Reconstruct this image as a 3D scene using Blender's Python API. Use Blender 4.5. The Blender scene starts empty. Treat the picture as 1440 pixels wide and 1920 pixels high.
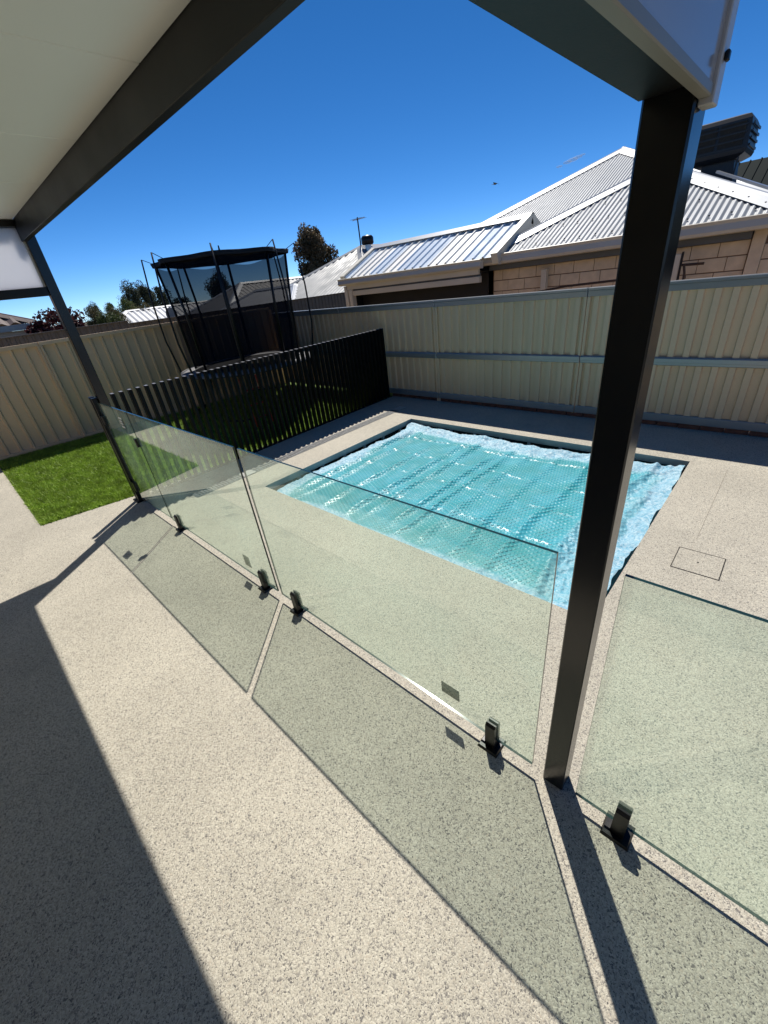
import bpy, bmesh, math, random
import numpy as np
from mathutils import Matrix, Vector
random.seed(7); rng = np.random.default_rng(7)
sc = bpy.context.scene
COL = sc.collection

# ------------------------------------------------------------------ camera
CAM_R = np.array([[0.731, 0.263, -0.629], [0.673, -0.431, 0.601], [-0.113, -0.863, -0.492]])
u_, s_, v_ = np.linalg.svd(CAM_R); CAM_R = u_ @ v_
CAM_H = 2.071
cam = bpy.data.cameras.new('camera'); cam_o = bpy.data.objects.new('camera', cam); COL.objects.link(cam_o)
m = Matrix.Identity(4)
for i in range(3):
    m[i][0] = CAM_R[i, 0]; m[i][1] = -CAM_R[i, 1]; m[i][2] = -CAM_R[i, 2]
m[2][3] = CAM_H
cam_o.matrix_world = m
cam.sensor_width = 36; cam.sensor_fit = 'AUTO'; cam.lens = 761.54 / 1920 * 36
cam.clip_start = 0.02; cam.clip_end = 3000
sc.camera = cam_o

# ------------------------------------------------------------------ light
SUN_TO = Vector((-0.454, 0.508, 1.0)).normalized()
w = bpy.data.worlds.new('World'); sc.world = w; w.use_nodes = True
nt = w.node_tree; nt.nodes.clear()
sky = nt.nodes.new('ShaderNodeTexSky'); sky.sky_type = 'NISHITA'; sky.sun_disc = False
sky.sun_elevation = math.asin(SUN_TO.z); sky.sun_rotation = math.atan2(SUN_TO.x, SUN_TO.y)
sky.altitude = 0; sky.air_density = 0.4; sky.dust_density = 0.0; sky.ozone_density = 4.0
bg = nt.nodes.new('ShaderNodeBackground'); bg.inputs['Strength'].default_value = 0.126
out = nt.nodes.new('ShaderNodeOutputWorld')
hsv = nt.nodes.new('ShaderNodeHueSaturation'); hsv.inputs['Saturation'].default_value = 1.25
nt.links.new(sky.outputs[0], hsv.inputs['Color']); nt.links.new(hsv.outputs[0], bg.inputs[0]); nt.links.new(bg.outputs[0], out.inputs[0])
sun = bpy.data.lights.new('sun', 'SUN'); sun.energy = 5.0; sun.angle = math.radians(0.5); sun.color = (1.0, 0.955, 0.88)
sun_o = bpy.data.objects.new('sun', sun); COL.objects.link(sun_o); sun_o.location = (-5, 6, 12)
sun_o.rotation_euler = SUN_TO.to_track_quat('Z', 'Y').to_euler()
vs = sc.view_settings; vs.view_transform = 'Standard'; vs.look = 'None'; vs.exposure = 0.18; vs.gamma = 1.0; vs.use_curve_mapping = False
sc.render.engine = 'CYCLES'
cy = sc.cycles; cy.max_bounces = 10; cy.diffuse_bounces = 4; cy.glossy_bounces = 5; cy.transmission_bounces = 6
cy.transparent_max_bounces = 32; cy.caustics_reflective = False; cy.caustics_refractive = False; cy.use_denoising = True
cy.sample_clamp_indirect = 4.0

# ------------------------------------------------------------------ helpers
class MB:
    def __init__(s): s.v = []; s.f = []
    def add(s, vs, fs):
        b = len(s.v); s.v += [tuple(map(float, p)) for p in vs]; s.f += [tuple(b + i for i in f) for f in fs]; return s
    def box(s, x0, x1, y0, y1, z0, z1, bv=0.0):
        if bv <= 0:
            return s.add([(x0,y0,z0),(x1,y0,z0),(x1,y1,z0),(x0,y1,z0),(x0,y0,z1),(x1,y0,z1),(x1,y1,z1),(x0,y1,z1)],
                         [(0,3,2,1),(4,5,6,7),(0,1,5,4),(1,2,6,5),(2,3,7,6),(3,0,4,7)])
        bm = bmesh.new(); bmesh.ops.create_cube(bm, size=1)
        for v in bm.verts: v.co = Vector(((x0+x1)/2+v.co.x*(x1-x0), (y0+y1)/2+v.co.y*(y1-y0), (z0+z1)/2+v.co.z*(z1-z0)))
        bmesh.ops.bevel(bm, geom=bm.edges[:], offset=bv, segments=1, affect='EDGES')
        bm.verts.index_update()
        s.add([v.co[:] for v in bm.verts], [[v.index for v in f.verts] for f in bm.faces]); bm.free(); return s
    def quad(s, a, b, c, d): return s.add([a, b, c, d], [(0, 1, 2, 3)])
    def tube(s, pts, r, n=8, cap=True):
        pts = [Vector(p) for p in pts]; rr = r if isinstance(r, (list, tuple)) else [r]*len(pts)
        base = len(s.v); prev = None
        for i, p in enumerate(pts):
            d = (pts[min(i+1, len(pts)-1)] - pts[max(i-1, 0)]).normalized()
            if prev is None:
                a = d.orthogonal().normalized()
            else:
                a = (prev - d*prev.dot(d)).normalized()
            prev = a; b = d.cross(a)
            for k in range(n):
                t = 2*math.pi*k/n; q = p + (a*math.cos(t) + b*math.sin(t))*rr[i]; s.v.append(tuple(q))
        for i in range(len(pts)-1):
            for k in range(n):
                k2 = (k+1) % n; s.f.append((base+i*n+k, base+i*n+k2, base+(i+1)*n+k2, base+(i+1)*n+k))
        if cap:
            s.f.append(tuple(base+k for k in reversed(range(n)))); s.f.append(tuple(base+(len(pts)-1)*n+k for k in range(n)))
        return s
    def bar(s, a, b, wx, wz, up=(0,0,1)):
        a = Vector(a); b = Vector(b); d = (b-a).normalized(); u = Vector(up); sd = d.cross(u).normalized(); u = sd.cross(d)
        vs = [p + sd*sx*wx/2 + u*sz*wz/2 for p in (a, b) for sx, sz in ((-1,-1),(1,-1),(1,1),(-1,1))]
        return s.add(vs, [(0,1,2,3),(7,6,5,4),(0,4,5,1),(1,5,6,2),(2,6,7,3),(3,7,4,0)])
    def mesh(s, name, mat=None, smooth=False):
        me = bpy.data.meshes.new(name); me.from_pydata(s.v, [], s.f); me.update()
        if mat: me.materials.append(mat)
        if smooth: me.polygons.foreach_set('use_smooth', [True]*len(me.polygons))
        return me
    def build(s, name, mat, parent=None, smooth=False, fix=True):
        me = s.mesh(name, mat, smooth)
        if fix:
            bm = bmesh.new(); bm.from_mesh(me); bmesh.ops.recalc_face_normals(bm, faces=bm.faces[:]); bm.to_mesh(me); bm.free()
        return link(name, me, parent)
def link(name, me, parent=None):
    o = bpy.data.objects.new(name, me); COL.objects.link(o)
    if parent is not None: adopt(o, parent)
    return o
def adopt(o, parent):
    o.parent = parent
    # parts are modelled in world coordinates
    p = parent; M = Matrix.Identity(4); chain = []
    while p is not None: chain.append(p); p = p.parent
    for q in reversed(chain): M = M @ q.matrix_parent_inverse @ q.matrix_basis
    o.matrix_parent_inverse = M.inverted()
def tag(o, label, cat, group=None):
    o['label'] = label; o['category'] = cat
    if group: o['group'] = group
    return o
def thing(name, label, cat, loc, group=None):
    o = bpy.data.objects.new(name, None); COL.objects.link(o); o.location = loc; o.empty_display_size = 0.1
    return tag(o, label, cat, group)
def struct(o): o['kind'] = 'structure'; return o
def stuff(o): o['kind'] = 'stuff'; return o
def ray(px, py):
    v = np.array([px-720, py-960, 761.54]); return CAM_R @ (v/np.linalg.norm(v))
def atY(px, py, Y): r = ray(px, py); return np.array([0, 0, CAM_H]) + r*Y/r[1]
def atX(px, py, X): r = ray(px, py); return np.array([0, 0, CAM_H]) + r*X/r[0]
def atZ(px, py, z): r = ray(px, py); return np.array([0, 0, CAM_H]) + r*(z-CAM_H)/r[2]

# ------------------------------------------------------------------ materials
def newmat(name):
    mt = bpy.data.materials.new(name); mt.use_nodes = True; n = mt.node_tree
    return mt, n, n.nodes['Principled BSDF'], n.nodes['Material Output']
def N(n, t, **kw):
    x = n.nodes.new(t)
    for k, v in kw.items():
        if hasattr(x, k): setattr(x, k, v)
        else: x.inputs[k].default_value = v
    return x
def L(n, a, b): n.links.new(a, b)
def pbr(name, col, rough=0.5, metal=0.0, var=0.08, scale=3.0, bump=0.0, bscale=60.0, spec=0.5, rvar=0.0, stretch=(1,1,1), coat=0.0):
    mt, n, P, o = newmat(name)
    P.inputs['Roughness'].default_value = rough; P.inputs['Metallic'].default_value = metal
    P.inputs['Specular IOR Level'].default_value = spec
    if coat: P.inputs['Coat Weight'].default_value = coat; P.inputs['Coat Roughness'].default_value = 0.08
    tc = N(n, 'ShaderNodeTexCoord'); mp = N(n, 'ShaderNodeMapping'); mp.inputs['Scale'].default_value = stretch
    L(n, tc.outputs['Object'], mp.inputs['Vector'])
    nz = N(n, 'ShaderNodeTexNoise'); nz.inputs['Scale'].default_value = scale; nz.inputs['Detail'].default_value = 6
    L(n, mp.outputs[0], nz.inputs['Vector'])
    mr = N(n, 'ShaderNodeMapRange'); mr.inputs['From Min'].default_value = .3; mr.inputs['From Max'].default_value = .7
    mr.inputs['To Min'].default_value = 1-var; mr.inputs['To Max'].default_value = 1+var
    L(n, nz.outputs['Fac'], mr.inputs['Value'])
    mx = N(n, 'ShaderNodeVectorMath', operation='SCALE'); mx.inputs[0].default_value = col
    L(n, mr.outputs[0], mx.inputs['Scale']); L(n, mx.outputs[0], P.inputs['Base Color'])
    if rvar:
        r2 = N(n, 'ShaderNodeMapRange'); r2.inputs['From Min'].default_value = .3; r2.inputs['From Max'].default_value = .7
        r2.inputs['To Min'].default_value = max(0, rough-rvar); r2.inputs['To Max'].default_value = rough+rvar
        nz2 = N(n, 'ShaderNodeTexNoise'); nz2.inputs['Scale'].default_value = scale*2.3; nz2.inputs['Detail'].default_value = 5
        L(n, mp.outputs[0], nz2.inputs['Vector']); L(n, nz2.outputs['Fac'], r2.inputs['Value']); L(n, r2.outputs[0], P.inputs['Roughness'])
    if bump:
        nb = N(n, 'ShaderNodeTexNoise'); nb.inputs['Scale'].default_value = bscale; nb.inputs['Detail'].default_value = 5
        L(n, mp.outputs[0], nb.inputs['Vector'])
        bp = N(n, 'ShaderNodeBump'); bp.inputs['Strength'].default_value = bump; bp.inputs['Distance'].default_value = 0.01
        L(n, nb.outputs['Fac'], bp.inputs['Height']); L(n, bp.outputs[0], P.inputs['Normal'])
    return mt

def paving_mat():
    mt, n, P, o = newmat('exposed_aggregate')
    tc = N(n, 'ShaderNodeTexCoord')
    dn = N(n, 'ShaderNodeTexNoise'); dn.inputs['Scale'].default_value = 70; dn.inputs['Detail'].default_value = 2
    L(n, tc.outputs['Object'], dn.inputs['Vector'])
    ds = N(n, 'ShaderNodeVectorMath', operation='SCALE'); ds.inputs['Scale'].default_value = 0.014
    L(n, dn.outputs['Color'], ds.inputs[0])
    ad = N(n, 'ShaderNodeVectorMath', operation='ADD'); L(n, tc.outputs['Object'], ad.inputs[0]); L(n, ds.outputs[0], ad.inputs[1])
    def vor(scale):
        v = N(n, 'ShaderNodeTexVoronoi'); v.inputs['Scale'].default_value = scale; v.feature = 'F1'
        L(n, ad.outputs[0], v.inputs['Vector']); return v
    v1 = vor(175); v2 = vor(300)
    s1 = N(n, 'ShaderNodeSeparateColor'); L(n, v1.outputs['Color'], s1.inputs[0])
    s2 = N(n, 'ShaderNodeSeparateColor'); L(n, v2.outputs['Color'], s2.inputs[0])
    def ramp(cols):
        r = N(n, 'ShaderNodeValToRGB'); r.color_ramp.interpolation = 'CONSTANT'
        e = r.color_ramp.elements
        while len(e) < len(cols): e.new(0.5)
        for el, (p, c) in zip(e, cols): el.position = p; el.color = (*c, 1)
        return r
    r1 = ramp([(0, (.185,.172,.152)), (.07, (.285,.262,.222)), (.19, (.405,.37,.298)), (.45, (.475,.435,.35)), (.70, (.545,.505,.41)), (.93, (.45,.395,.312))])
    r2 = ramp([(0, (.115,.107,.098)), (.09, (.265,.245,.212)), (.26, (.43,.395,.32)), (.55, (.49,.45,.363)), (.8, (.56,.515,.42))])
    L(n, s1.outputs[0], r1.inputs[0]); L(n, s2.outputs[1], r2.inputs[0])
    sel = N(n, 'ShaderNodeMath', operation='GREATER_THAN'); sel.inputs[1].default_value = 0.45; L(n, s1.outputs[2], sel.inputs[0])
    mx = N(n, 'ShaderNodeMix', data_type='RGBA'); L(n, sel.outputs[0], mx.inputs['Factor']); L(n, r1.outputs[0], mx.inputs['A']); L(n, r2.outputs[0], mx.inputs['B'])
    # broad, patchy tone and faint staining
    nz = N(n, 'ShaderNodeTexNoise'); nz.inputs['Scale'].default_value = 0.9; nz.inputs['Detail'].default_value = 7; nz.inputs['Roughness'].default_value = .6
    L(n, tc.outputs['Object'], nz.inputs['Vector'])
    mr = N(n, 'ShaderNodeMapRange'); mr.inputs['From Min'].default_value = .28; mr.inputs['From Max'].default_value = .72; mr.inputs['To Min'].default_value = .84; mr.inputs['To Max'].default_value = 1.10
    L(n, nz.outputs['Fac'], mr.inputs['Value'])
    st = N(n, 'ShaderNodeTexNoise'); st.inputs['Scale'].default_value = 2.6; st.inputs['Detail'].default_value = 4; st.inputs['Roughness'].default_value = .45
    L(n, tc.outputs['Object'], st.inputs['Vector'])
    sm = N(n, 'ShaderNodeMapRange'); sm.inputs['From Min'].default_value = .62; sm.inputs['From Max'].default_value = .78; sm.inputs['To Min'].default_value = 1; sm.inputs['To Max'].default_value = .86
    L(n, st.outputs['Fac'], sm.inputs['Value'])
    mm = N(n, 'ShaderNodeMath', operation='MULTIPLY'); L(n, mr.outputs[0], mm.inputs[0]); L(n, sm.outputs[0], mm.inputs[1]); mr = mm
    sc2 = N(n, 'ShaderNodeVectorMath', operation='SCALE'); L(n, mx.outputs['Result'], sc2.inputs[0]); L(n, mr.outputs[0], sc2.inputs['Scale'])
    L(n, sc2.outputs[0], P.inputs['Base Color'])
    P.inputs['Roughness'].default_value = .72; P.inputs['Specular IOR Level'].default_value = .35
    bp = N(n, 'ShaderNodeBump'); bp.inputs['Strength'].default_value = .45; bp.inputs['Distance'].default_value = .004; bp.invert = True
    L(n, v1.outputs['Distance'], bp.inputs['Height']); L(n, bp.outputs[0], P.inputs['Normal'])
    return mt

def glass_mat(name='pool_fence_glass', tint=(.915, .960, .930)):
    mt = bpy.data.materials.new(name); mt.use_nodes = True; n = mt.node_tree; n.nodes.clear()
    o = N(n, 'ShaderNodeOutputMaterial')
    tr = N(n, 'ShaderNodeBsdfTransparent'); tr.inputs[0].default_value = (*tint, 1)
    gl = N(n, 'ShaderNodeBsdfGlossy'); gl.inputs['Roughness'].default_value = 0.0; gl.inputs['Color'].default_value = (.95, 1, .96, 1)
    fr = N(n, 'ShaderNodeFresnel'); fr.inputs['IOR'].default_value = 1.52
    ge = N(n, 'ShaderNodeNewGeometry')
    iv = N(n, 'ShaderNodeMath', operation='SUBTRACT'); iv.inputs[0].default_value = 1.0; L(n, ge.outputs['Backfacing'], iv.inputs[1])
    ml = N(n, 'ShaderNodeMath', operation='MULTIPLY'); L(n, fr.outputs[0], ml.inputs[0]); L(n, iv.outputs[0], ml.inputs[1])
    m2 = N(n, 'ShaderNodeMath', operation='MULTIPLY'); m2.use_clamp = True; L(n, ml.outputs[0], m2.inputs[0]); m2.inputs[1].default_value = 1.6
    mx = N(n, 'ShaderNodeMixShader'); L(n, m2.outputs[0], mx.inputs[0]); L(n, tr.outputs[0], mx.inputs[1]); L(n, gl.outputs[0], mx.inputs[2])
    # faint dust film on the panes
    df = N(n, 'ShaderNodeBsdfTranslucent'); df.inputs[0].default_value = (.74, 1.0, .80, 1)
    tc = N(n, 'ShaderNodeTexCoord'); nz = N(n, 'ShaderNodeTexNoise'); nz.inputs['Scale'].default_value = 3.2; nz.inputs['Detail'].default_value = 8; nz.inputs['Roughness'].default_value = .68
    L(n, tc.outputs['Object'], nz.inputs['Vector'])
    mr = N(n, 'ShaderNodeMapRange'); mr.inputs['From Min'].default_value = .35; mr.inputs['From Max'].default_value = .75; mr.inputs['To Min'].default_value = .022; mr.inputs['To Max'].default_value = .075
    L(n, nz.outputs['Fac'], mr.inputs['Value'])
    m3 = N(n, 'ShaderNodeMixShader'); L(n, mr.outputs[0], m3.inputs[0]); L(n, mx.outputs[0], m3.inputs[1]); L(n, df.outputs[0], m3.inputs[2])
    L(n, m3.outputs[0], o.inputs[0]); return mt

def veil_mat(name, col, alpha, rough=.8):
    mt = bpy.data.materials.new(name); mt.use_nodes = True; n = mt.node_tree; n.nodes.clear()
    o = N(n, 'ShaderNodeOutputMaterial'); tr = N(n, 'ShaderNodeBsdfTransparent'); df = N(n, 'ShaderNodeBsdfDiffuse'); df.inputs[0].default_value = (*col, 1)
    mx = N(n, 'ShaderNodeMixShader'); mx.inputs[0].default_value = alpha
    L(n, tr.outputs[0], mx.inputs[1]); L(n, df.outputs[0], mx.inputs[2]); L(n, mx.outputs[0], o.inputs[0]); return mt

def leaf_mat(name, c1, c2, rough=.6):
    mt, n, P, o = newmat(name)
    ge = N(n, 'ShaderNodeNewGeometry')
    mx = N(n, 'ShaderNodeMix', data_type='RGBA'); mx.inputs['A'].default_value = (*c1, 1); mx.inputs['B'].default_value = (*c2, 1)
    L(n, ge.outputs['Random Per Island'], mx.inputs['Factor']); L(n, mx.outputs['Result'], P.inputs['Base Color'])
    P.inputs['Roughness'].default_value = rough; P.inputs['Specular IOR Level'].default_value = .3
    tl = N(n, 'ShaderNodeBsdfTranslucent'); L(n, mx.outputs['Result'], tl.inputs[0])
    ms = N(n, 'ShaderNodeMixShader'); ms.inputs[0].default_value = .25
    L(n, P.outputs[0], ms.inputs[1]); L(n, tl.outputs[0], ms.inputs[2]); L(n, ms.outputs[0], o.inputs[0]); return mt

def cover_mat():
    mt, n, P, o = newmat('bubble_cover')
    tc = N(n, 'ShaderNodeTexCoord')
    at = N(n, 'ShaderNodeAttribute'); at.attribute_name = 'hem'
    mp = N(n, 'ShaderNodeMapping'); mp.inputs['Rotation'].default_value = (0, 0, .5); L(n, tc.outputs['Object'], mp.inputs[0])
    vo = N(n, 'ShaderNodeTexVoronoi'); vo.voronoi_dimensions = '2D'; vo.inputs['Scale'].default_value = 23; vo.inputs['Randomness'].default_value = 0.0
    L(n, mp.outputs[0], vo.inputs['Vector'])
    dm = N(n, 'ShaderNodeMapRange'); dm.interpolation_type = 'SMOOTHSTEP'; dm.inputs['From Min'].default_value = .10; dm.inputs['From Max'].default_value = .42; dm.inputs['To Min'].default_value = 1; dm.inputs['To Max'].default_value = 0
    L(n, vo.outputs['Distance'], dm.inputs['Value'])
    nz = N(n, 'ShaderNodeTexNoise'); nz.inputs['Scale'].default_value = 3.5; nz.inputs['Detail'].default_value = 5; L(n, tc.outputs['Object'], nz.inputs['Vector'])
    cr = N(n, 'ShaderNodeTexNoise'); cr.inputs['Scale'].default_value = 24; cr.inputs['Detail'].default_value = 7; cr.inputs['Roughness'].default_value = .72; cr.inputs['Distortion'].default_value = 1.6; L(n, tc.outputs['Object'], cr.inputs['Vector'])
    b1 = N(n, 'ShaderNodeMix', data_type='RGBA'); b1.inputs['A'].default_value = (.036, .36, .41, 1); b1.inputs['B'].default_value = (.058, .42, .52, 1)
    mrn = N(n, 'ShaderNodeMapRange'); mrn.inputs['From Min'].default_value = .38; mrn.inputs['From Max'].default_value = .62; L(n, nz.outputs['Fac'], mrn.inputs['Value']); L(n, mrn.outputs[0], b1.inputs['Factor'])
    b2 = N(n, 'ShaderNodeMix', data_type='RGBA'); b2.inputs['B'].default_value = (.21, .62, .69, 1); L(n, b1.outputs['Result'], b2.inputs['A'])
    hm = N(n, 'ShaderNodeMath', operation='MULTIPLY'); hm.inputs[1].default_value = .8; L(n, dm.outputs[0], hm.inputs[0]); L(n, hm.outputs[0], b2.inputs['Factor'])
    # plain hem: paler film, no bubbles
    hc = N(n, 'ShaderNodeMix', data_type='RGBA'); hc.inputs['A'].default_value = (.15, .47, .66, 1); hc.inputs['B'].default_value = (.66, .85, .93, 1)
    mrc = N(n, 'ShaderNodeMapRange'); mrc.inputs['From Min'].default_value = .40; mrc.inputs['From Max'].default_value = .64; L(n, cr.outputs['Fac'], mrc.inputs['Value']); L(n, mrc.outputs[0], hc.inputs['Factor'])
    b3 = N(n, 'ShaderNodeMix', data_type='RGBA'); L(n, at.outputs['Fac'], b3.inputs['Factor']); L(n, b2.outputs['Result'], b3.inputs['A']); L(n, hc.outputs['Result'], b3.inputs['B'])
    L(n, b3.outputs['Result'], P.inputs['Base Color'])
    P.inputs['Roughness'].default_value = .38; P.inputs['Specular IOR Level'].default_value = .6
    iv = N(n, 'ShaderNodeMath', operation='SUBTRACT'); iv.inputs[0].default_value = 1; L(n, at.outputs['Fac'], iv.inputs[1])
    fl = N(n, 'ShaderNodeMapRange'); fl.inputs['From Min'].default_value = .35; fl.inputs['From Max'].default_value = .6; fl.inputs['To Min'].default_value = .35; fl.inputs['To Max'].default_value = 1.0
    fn = N(n, 'ShaderNodeTexNoise'); fn.inputs['Scale'].default_value = 6; fn.inputs['Detail'].default_value = 4; L(n, tc.outputs['Object'], fn.inputs['Vector']); L(n, fn.outputs['Fac'], fl.inputs['Value'])
    h0 = N(n, 'ShaderNodeMath', operation='MULTIPLY'); L(n, dm.outputs[0], h0.inputs[0]); L(n, fl.outputs[0], h0.inputs[1]); L(n, h0.outputs[0], hm.inputs[0])
    hb = N(n, 'ShaderNodeMath', operation='MULTIPLY'); L(n, h0.outputs[0], hb.inputs[0]); L(n, iv.outputs[0], hb.inputs[1])
    bp = N(n, 'ShaderNodeBump'); bp.inputs['Strength'].default_value = .9; bp.inputs['Distance'].default_value = .012; L(n, hb.outputs[0], bp.inputs['Height'])
    bp2 = N(n, 'ShaderNodeBump'); bp2.inputs['Distance'].default_value = .012; L(n, at.outputs['Fac'], bp2.inputs['Strength']); L(n, cr.outputs['Fac'], bp2.inputs['Height']); L(n, bp.outputs[0], bp2.inputs['Normal'])
    L(n, bp2.outputs[0], P.inputs['Normal'])
    tl = N(n, 'ShaderNodeBsdfTranslucent'); L(n, b3.outputs['Result'], tl.inputs[0])
    ms = N(n, 'ShaderNodeMixShader'); ms.inputs[0].default_value = .18; L(n, P.outputs[0], ms.inputs[1]); L(n, tl.outputs[0], ms.inputs[2]); L(n, ms.outputs[0], o.inputs[0])
    return mt

M = {}
M['paving'] = paving_mat()
M['glass'] = glass_mat()
M['glass_edge'] = pbr('glass_edge', (.012,.035,.032), .12, 0, .1, 8, spec=.6)
M['black'] = pbr('black_powdercoat', (.0045,.0045,.005), .36, 0, .12, 3, .03, 400, .35, .06)
M['charcoal'] = pbr('charcoal_powdercoat', (.0060,.0062,.0058), .22, 0, .12, 1.5, 0, 300, .5, .04)
M['beam'] = pbr('beam_powdercoat', (.0075,.0083,.0085), .42, 0, .1, 1.2, .03, 200, .3, .06)
M['ceiling'] = pbr('white_ceiling_panel', (.80,.795,.73), .38, 0, .03, .8, .02, 40, .4, .05)
M['infill'] = pbr('white_infill_panel', (.78,.78,.80), .22, 0, .03, .9, .02, 30, .5, .05)
_n = M['infill'].node_tree; _tl = N(_n, 'ShaderNodeBsdfTranslucent'); _tl.inputs[0].default_value = (.8,.8,.84,1); _ms = N(_n, 'ShaderNodeMixShader'); _ms.inputs[0].default_value = .55
L(_n, _n.nodes['Principled BSDF'].outputs[0], _ms.inputs[1]); L(_n, _tl.outputs[0], _ms.inputs[2]); _gl = N(_n, 'ShaderNodeBsdfGlossy'); _gl.inputs['Roughness'].default_value = .09; _fr = N(_n, 'ShaderNodeFresnel'); _fr.inputs['IOR'].default_value = 1.5
_m2 = N(_n, 'ShaderNodeMixShader'); L(_n, _fr.outputs[0], _m2.inputs[0]); L(_n, _ms.outputs[0], _m2.inputs[1]); L(_n, _gl.outputs[0], _m2.inputs[2]); L(_n, _m2.outputs[0], _n.nodes['Material Output'].inputs[0])
M['infill_sunny'] = pbr('translucent_infill_panel', (.80,.80,.82), .3, 0, .03, .9)
_n = M['infill_sunny'].node_tree; _tl = N(_n, 'ShaderNodeBsdfTranslucent'); _tl.inputs[0].default_value = (.92,.92,.95,1); _ms = N(_n, 'ShaderNodeMixShader'); _ms.inputs[0].default_value = .78
L(_n, _n.nodes['Principled BSDF'].outputs[0], _ms.inputs[1]); L(_n, _tl.outputs[0], _ms.inputs[2]); L(_n, _ms.outputs[0], _n.nodes['Material Output'].inputs[0])
M['trim'] = pbr('pale_trim', (.42,.42,.40), .3, .0, .05, 5, 0, 1, .5, .05)
M['cream_fence'] = pbr('cream_colorbond', (.74,.535,.335), .5, 0, .10, 1.3, .03, 90, .4, .08, (1,1,.3))
M['galv_rail'] = pbr('blue_grey_rail', (.33,.35,.355), .28, .45, .03, .5)
M['grey_fence'] = pbr('grey_fence', (.125,.12,.11), .55, 0, .12, 2, .03, 60, .4)
M['pool_wall'] = pbr('pool_rim_render', (.36,.36,.345), .75, 0, .12, 6, .2, 60)
M['pool_tile'] = pbr('dark_waterline_tile', (.010,.012,.016), .25, 0, .2, 9)
M['cover'] = cover_mat()
M['turf_base'] = pbr('turf_backing', (.09,.15,.012), .9, 0, .25, 7)
M['turf'] = leaf_mat('turf_blade', (.15,.27,.018), (.40,.55,.085), .5)
_n = M['turf'].node_tree; _mix = [q for q in _n.nodes if q.bl_idname == 'ShaderNodeMix'][0]
_tc = N(_n, 'ShaderNodeTexCoord'); _nz = N(_n, 'ShaderNodeTexNoise'); _nz.inputs['Scale'].default_value = 5.0; _nz.inputs['Detail'].default_value = 6; _nz.inputs['Roughness'].default_value = .7
L(_n, _tc.outputs['Object'], _nz.inputs['Vector']); _mr = N(_n, 'ShaderNodeMapRange'); _mr.inputs['From Min'].default_value = .3; _mr.inputs['From Max'].default_value = .7; _mr.inputs['To Min'].default_value = .5; _mr.inputs['To Max'].default_value = 1.3
L(_n, _nz.outputs['Fac'], _mr.inputs['Value']); _sv = N(_n, 'ShaderNodeVectorMath', operation='SCALE'); L(_n, _mix.outputs['Result'], _sv.inputs[0]); L(_n, _mr.outputs[0], _sv.inputs['Scale'])
for _q in _n.nodes:
    if _q.bl_idname == 'ShaderNodeBsdfPrincipled': L(_n, _sv.outputs[0], _q.inputs['Base Color'])
    if _q.bl_idname == 'ShaderNodeBsdfTranslucent': L(_n, _sv.outputs[0], _q.inputs[0])
M['roof'] = pbr('zinc_roof', (.30,.315,.33), .48, .08, .08, 1.4, .02, 30, .4, .08)
M['roof_zinc'] = pbr('weathered_zinc', (.19,.20,.21), .5, .05, .14, .9, .02, 20, .4, .08)
M['roof_white'] = pbr('pale_roof', (.55,.56,.57), .5, .0, .08, .6)
M['roof_grey'] = pbr('slate_grey_roof', (.17,.175,.185), .5, .05, .1, .6)
M['cap'] = pbr('roof_capping', (.38,.40,.43), .42, .1, .06, 2, .02, 30)
M['roof_dark'] = pbr('dark_green_roof', (.006,.012,.012), .85, 0, .15, 1, spec=.1)
M['gutter'] = pbr('beige_gutter', (.56,.51,.42), .42, 0, .06, 2, .02, 50)
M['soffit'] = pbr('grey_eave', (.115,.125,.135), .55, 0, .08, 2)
M['mortar'] = pbr('mortar', (.20,.13,.08), .9, 0, .15, 20, .3, 90)
M['block'] = pbr('cream_block', (.70,.58,.43), .8, 0, .10, 9, .35, 120)
M['cream'] = pbr('cream_paint', (.62,.57,.46), .42, 0, .05, 2)
M['sheet_white'] = pbr('cream_roof_sheet', (.88,.86,.80), .35, 0, .05, 1.5, 0, 1, .4, .05)
M['sheet_blue'] = pbr('blue_polycarbonate', (.70,.78,.86), .2, 0, .05, 1.5, 0, 1, .5, .04)
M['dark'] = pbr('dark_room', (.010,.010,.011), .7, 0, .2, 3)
M['brick_red'] = pbr('red_brick', (.16,.065,.04), .85, 0, .25, 12, .3, 90)
M['net'] = veil_mat('safety_net', (.005,.008,.016), .68)
M['shade'] = pbr('black_shade_cloth', (.006,.006,.009), .8, 0, .2, 8, .1, 300)
M['mat_black'] = pbr('jump_mat', (.012,.012,.013), .7)
M['pad'] = pbr('grey_pad', (.17,.17,.18), .5, 0, .08, 5)
M['red'] = pbr('red_tube', (.40,.03,.015), .4)
M['drain'] = pbr('drain_metal', (.17,.175,.18), .4, .3, .25, 30, .3, 120)
M['plate'] = pbr('drain_plate', (.46,.46,.43), .4, .2, .1, 10)
M['groove'] = pbr('groove', (.025,.022,.02), .9)
M['joint'] = pbr('saw_joint', (.28,.25,.205), .9)
M['slat'] = pbr('slat_black', (.0022,.0022,.0026), .5, 0, .1, 3, .02, 300, .18)
M['channel'] = pbr('channel', (.20,.195,.165), .4)
M['earth'] = pbr('earth', (.12,.105,.075), .95, 0, .25, .4, .2, 8)
M['trunk'] = pbr('bark', (.09,.07,.055), .9, 0, .3, 6, .3, 30)
M['rust'] = pbr('dark_pipe', (.05,.03,.022), .6)
M['steel'] = pbr('bright_steel', (.50,.51,.52), .28, .6, .08, 6)
M['tile'] = pbr('tile_roof', (.13,.095,.085), .7, 0, .25, 5)
M['water'] = pbr('pool_water', (.01,.09,.11), .05)
M['slat_top_glint'] = pbr('slat_top_glint', (.20,.20,.21), .4)  # lighter grey paints the sun glint on the black slat tops
M['film'] = veil_mat('sticker_film', (.055,.085,.06), .72)
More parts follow.
